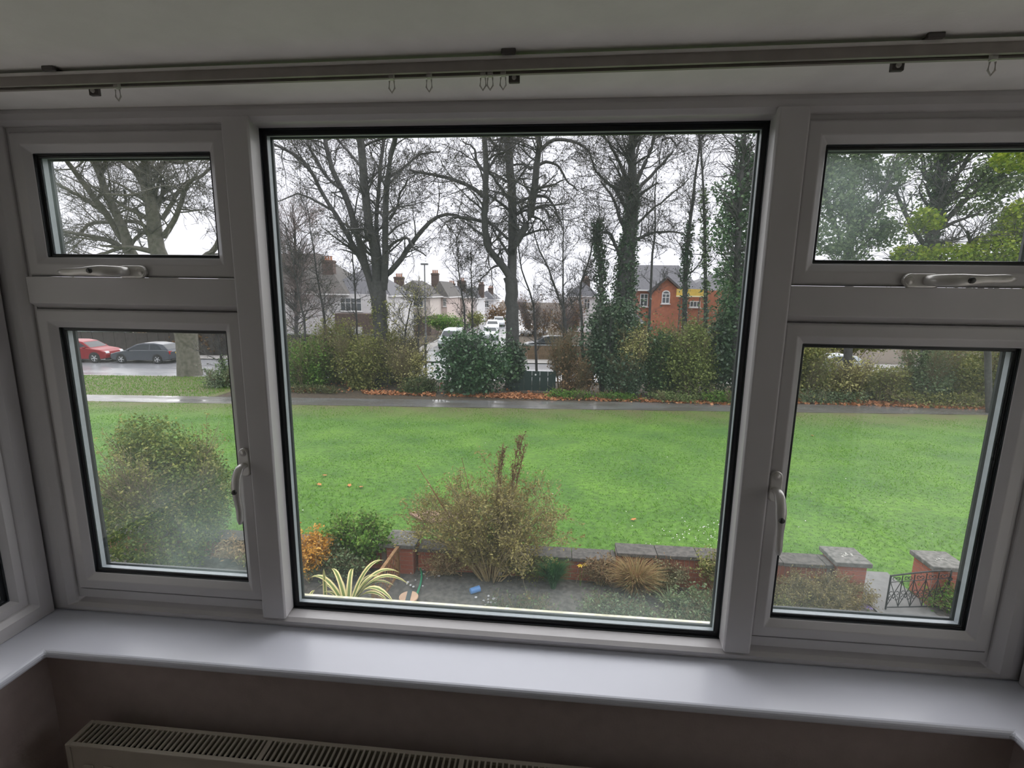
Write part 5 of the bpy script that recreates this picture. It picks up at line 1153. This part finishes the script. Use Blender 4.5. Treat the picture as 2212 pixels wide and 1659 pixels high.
xw = P(758, 650, Y)[0] - h.location.x; zw = P(758, 660, Y)[2] - GZ; hwindow(h, xw - 1.1, xw + 1.1, zw - .55, zw + .75, d=-.0, nv=4)
xb = P(780, 690, Y - 1.6)[0] - h.location.x; part_box('brick_porch', (xb - 2.6, -1.6, 0), (xb + 1.9, .02, P(780, 678, Y - 1.6)[2] - GZ), chim_m, h); part_box('white_door', (xb - .9, -1.66, .05), (xb + .1, -1.59, 2.0), wframe, h)
# terraced houses along the side road (each its own house), seen end on
def terrace(label, u0, u1, ve, vr, Y, dep, m, win, low=None, roofm=slate, ch=None, win2=None):
    a = P(u0, 700, Y); b = P(u1, 700, Y); ez = P((u0 + u1) / 2, ve, Y)[2] - GZ; W = b[0] - a[0]; zr = P((u0 + u1) / 2, vr, Y + dep / 2)[2] - GZ
    h = empty('house', (a[0], Y, GZ), 0, label, 'house'); part_box('wall', (0, 0, 0), (W, dep, ez), m, h)
    if low: part_box('brick_ground_floor', (-.03, -.03, 0), (W + .03, dep * .5, ez * .50), low, h)
    hip(h, 0, W, 0, dep, ez, zr - ez, roofm, .3, axis='x' if W > dep else 'y', ridge=min(W, dep) * .42)
    for (ua, ub, va, vb, nv) in win:
        A = P(ua, va, Y); B = P(ub, vb, Y); hwindow(h, A[0] - a[0], B[0] - a[0], B[2] - GZ, A[2] - GZ, d=-.05 if low else 0, nv=nv)
    for (uc, vc, wd) in ch or []: x = P(uc, vc, Y + dep * .4)[0] - a[0]; chimney(h, x, dep * .4, ez, P(uc, vc, Y + dep * .4)[2] - GZ, wd, .6, 3)
    return h
terrace('nearest terraced house with a wide upstairs bay window beside the large bare tree', 838, 930, 640, 606, 60, 9, cream_r, [(866, 915, 642, 664, 6), (868, 900, 678, 700, 4)], chim_m, tile_m, ch=[(862, 598, 1.2)])
terrace('pinkish house with tall dark chimney left of the slim trees', 931, 966, 641, 608, 66, 9, pink_r, [(957, 964, 645, 662, 2)], None, tile_m, ch=[(940, 590, 1.0)])
terrace('low white house in the middle of the terrace', 960, 1000, 642, 618, 76, 10, pink_r, [(970, 985, 648, 662, 3)], None, slate, ch=[(976, 612, 1.0), (997, 606, 1.3)])
terrace('white gabled house far down the side road', 1001, 1030, 644, 620, 86, 10, render_m, [(1012, 1022, 650, 664, 2)], None, slate, ch=[(1040, 614, 1.0)])
terrace('farthest white house of the terrace', 1031, 1066, 647, 628, 98, 10, render_m, [(1046, 1056, 650, 664, 2)], None, slate, ch=[(1060, 622, 1.0)])
terrace('pale house behind the thin twigs right of the side road', 1225, 1290, 640, 610, 70, 10, render_m, [(1232, 1248, 645, 668, 3), (1262, 1274, 645, 668, 2)], None, slate, ch=[(1266, 602, 1.2)])
# red brick house
Y = 45.0; a = P(1378, 700, Y); b_ = P(1580, 700, Y); ez = P(1420, 626, Y)[2] - GZ; W = b_[0] - a[0]; rz_ = P(1430, 573, Y + 4)[2] - GZ
h = empty('house', (a[0], Y, GZ), 0, 'red brick house with a slate roof and a small gable at the right', 'house')
part_box('wall', (0, 0, 0), (W, 8, ez), hbrick, h); hip(h, -1, W * .62, 0, 8, ez, rz_ - ez, slate, .3, ridge=1.2); hip(h, W * .45, W + 3, .5, 8, ez - .2, (rz_ - ez) * .75, slate, .3, name='wing_roof')
x0 = P(1401, 640, Y - .5)[0] - a[0]; x1 = P(1476, 640, Y - .5)[0] - a[0]; zp = P(1438, 600, Y - .5)[2] - GZ
MB().prism([(x0 + .25, 0), (x1 - .25, 0), (x1 - .25, ez - .1), ((x0 + x1) / 2, zp - .12), (x0 + .25, ez - .1)], 3.0, 'y', -.5).build('gable', hbrick, h)
for sg, xx in ((1, x0), (-1, x1)):
    xm = (x0 + x1) / 2; MB().prism([(xx, ez - .25), (xm, zp), (xm, zp + .16), (xx - sg * .12, ez - .12)], 5.5, 'y', -.75).build('gable_roof_slope', slate, h)
    MB().prism([(xx, ez - .32), (xm, zp - .08), (xm, zp + .02), (xx, ez - .22)], .08, 'y', -.80).build('barge_board', chim_m, h)
A = P(1430, 634, Y - .5); B = P(1446, 656, Y - .5); hwindow(h, A[0] - a[0], B[0] - a[0], B[2] - GZ, A[2] - GZ, d=-.5, nv=2, nh=2, arch=True)
A = P(1368, 634, Y); hwindow(h, -.35 + .4, .75, B[2] - GZ - .3, A[2] - GZ, d=0, nv=2)
A = P(1345, 672, Y - 2); B = P(1392, 700, Y - 2); part_box('side_porch', (A[0] - a[0], -2, 0), (B[0] - a[0] - .3, 0, A[2] - GZ - .9), cream_r, h)
hip(h, A[0] - a[0], B[0] - a[0] - .3, -2, .0, A[2] - GZ - .9, 1.0, slate, .25, ridge=.9, name='porch_roof'); hwindow(h, A[0] - a[0] + .55, A[0] - a[0] + 1.6, 1.0, 2.1, d=-2, nv=2)
A = P(1490, 650, Y); B = P(1512, 664, Y); hwindow(h, A[0] - a[0], B[0] - a[0], B[2] - GZ, A[2] - GZ, d=0, nv=3, nh=1)
x = P(1404, 640, Y)[0] - a[0]; MB().tube([(x, -.08, 0), (x, -.08, ez)], .06, 8).build('drain_pipe', chim_m, h)
# yellow board fixed beside the gable
yb = mat('yellow_board', (.75, .52, .10), .6, .08, 4); A = P(1462, 624, 43.8); B = P(1521, 642, 43.8)
yb_r = empty('yellow_board', ((A[0] + B[0]) / 2, 43.8, GZ), 0, 'wide yellow board on posts in front of the red brick house', 'board'); hx = (B[0] - A[0]) / 2
part_box('panel', (-hx, -.05, B[2] - GZ + .12), (hx, .05, A[2] - GZ), yb, yb_r); part_box('pale_lower_edge', (-hx, -.07, B[2] - GZ), (hx, .07, B[2] - GZ + .12), mat('pale_yellow_edge', (.85, .78, .5), .5, .05, 5), yb_r)
for sx in (-.7, .7): part_box('post', (hx * sx - .04, -.04, 0), (hx * sx + .04, .04, B[2] - GZ), chim_m, yb_r)
# ------------------------------------------------------------------ street things
post_m = mat('grey_lamp_post', (.16, .17, .17), .5, .1, 10); A = P(917, 572, 46); 
lp = empty('lamp_post', (A[0], 46, -1.0), 0, 'tall grey lamp post in front of the terraced houses', 'lamp post'); hh = A[2] + 1.0
MB().tube([(0, 0, 0), (0, 0, 1.4), (0, 0, 1.45), (0, 0, hh)], [.11, .11, .075, .055], 10).build('pole', post_m, lp); part_box('lamp_head', (-.35, -.12, hh - .02), (.35, .12, hh + .14), post_m, lp, .03)
A = P(919, 744, 27.5); gp_ = mat('green_post', (.10, .13, .10), .6, .1, 10); ps = empty('green_post', (A[0], 27.5, -1.0), math.radians(3), 'short dark green post standing in the hedge gap', 'post')
MB().tube([(0, 0, -.05), (0, 0, A[2] + .94)], .055, 10).build('pole', gp_, ps); MB().lathe([(.055, 0), (.07, .02), (.04, .07), (0, .08)], 10, (0, 0, A[2] + .94)).build('post_cap', gp_, ps)
dg = mat('dark_green_board', (.012, .032, .030), .5, .1, 4); A = P(1098, 800, 26.4); B = P(1200, 842, 26.4)
bd = empty('green_board', ((A[0] + B[0]) / 2, 26.4, -1.0), 0, 'dark green low board behind the leaf litter by the forked tree', 'board'); hx = (B[0] - A[0]) / 2
n = 6
for k in range(n): part_box('plank', (-hx + 2*hx*k/n + .006, -.02, .04), (-hx + 2*hx*(k+1)/n - .006, .02, A[2] + 1.0), dg, bd)
part_box('cross_rail', (-hx, .02, .25), (hx, .06, .35), dg, bd); part_box('cross_rail', (-hx, .02, .8), (hx, .06, .9), dg, bd)
for sx in (-.95, .95): part_box('post', (hx*sx - .04, .02, -.1), (hx*sx + .04, .10, A[2] + 1.06), dg, bd)
MB().lathe([(0, -.03), (.045, -.03), (.05, -.02)], 12, (.20, 0, A[2] + .80), 'y').build('white_disc', mat('white_reflector', (.8, .8, .8), .4, .02, 10), bd)
# dark fence and wall behind the parked cars
fence_m = mat('dark_weathered_fence', (.075, .068, .062), .9, .2, 6); fence_rail = mat('pale_fence_rail', (.30, .33, .34), .7, .1, 8)
def fence(label, xa, xb, off, top, m, pw=.9):
    root = empty('roadside_fence', ((xa + xb) / 2, off + SL * (xa + xb) / 2, -1.0), RA, label, 'fence'); L = (xb - xa) / 2; me = None; k = 0; x = -L
    while x < L - .05:
        if me is None: me = MB().box((0, -.02, 0), (pw - .03, .02, top)).build('fence_panel', m, root); o = me
        else: o = me.copy(); link(o, root)
        o.location = (x, rng.uniform(-.01, .01), rng.uniform(-.03, .02)); x += pw
    part_box('top_rail', (-L, -.05, top + .03), (L, .05, top + .10), fence_rail, root); x = -L
    while x < L: part_box('fence_post', (x - .05, .02, -.1), (x + .05, .10, top + .08), fence_rail, root); x += 2.7
    return root
fence('long dark fence with a pale rail behind the parked cars', -46, -14.5, 40.2, 1.75, fence_m)
fence('brown roadside fence behind the black four wheel drive', -3.2, 9, 40.2, 1.1, mat('brown_fence', (.22, .15, .09), .9, .2, 6))
# garden hedges and far scrub by the houses
def farbush(label, u0, u1, v0, v1, Y, lm, n, size, seed, cat='hedge', sm=olive_twig, tw=200): return bush('far_hedge', label, u0, u1, v0, v1, Y, lm, n, size, seed, sm, .3, 8, tw, cat=cat, dy=1.2)
farbush('clipped green hedge in front of the pinkish house', 918, 1010, 678, 712, 56, green_l, 2600, .22, 501)
farbush('green garden bush at the end of the terrace', 1005, 1045, 668, 705, 62, olive_l, 900, .25, 502)
farbush('brown bare scrub right of the forked tree', 1110, 1210, 640, 745, 62, brown_l, 420, .2, 503, 'bush', pink_twig, 1800)
farbush('brown bare scrub left of the ivy tree', 1180, 1275, 645, 745, 60, brown_l, 420, .2, 504, 'bush', pink_twig, 1600)
farbush('brown hedge beside the pale far house', 1050, 1105, 655, 720, 80, brown_l, 400, .28, 505, 'bush', pink_twig)
farbush('olive bush at the foot of the red brick house', 1300, 1400, 690, 745, 43, olive_l, 1600, .16, 506, 'bush')
farbush('tall green garden tree by the red brick house wing', 1540, 1640, 560, 720, 42, greygreen_l, 2600, .2, 507, 'tree')
for i, (u0, u1, v0, lab) in enumerate([(300, 520, 690, 'bare brown scrub behind the dark fence'), (100, 330, 690, 'dark scrub behind the red car'), (1690, 1950, 690, 'green mass behind the hedge, left part of the right window'), (1930, 2240, 690, 'green mass behind the hedge at the far right')]):
    farbush(lab, u0, u1, v0, 770, 41 + SL * (-30 if u0 < 600 else 22), (brown_l if u0 > 200 else dkgreen_l) if u0 < 600 else olive_l, 1800, .22, 510 + i, 'bush')
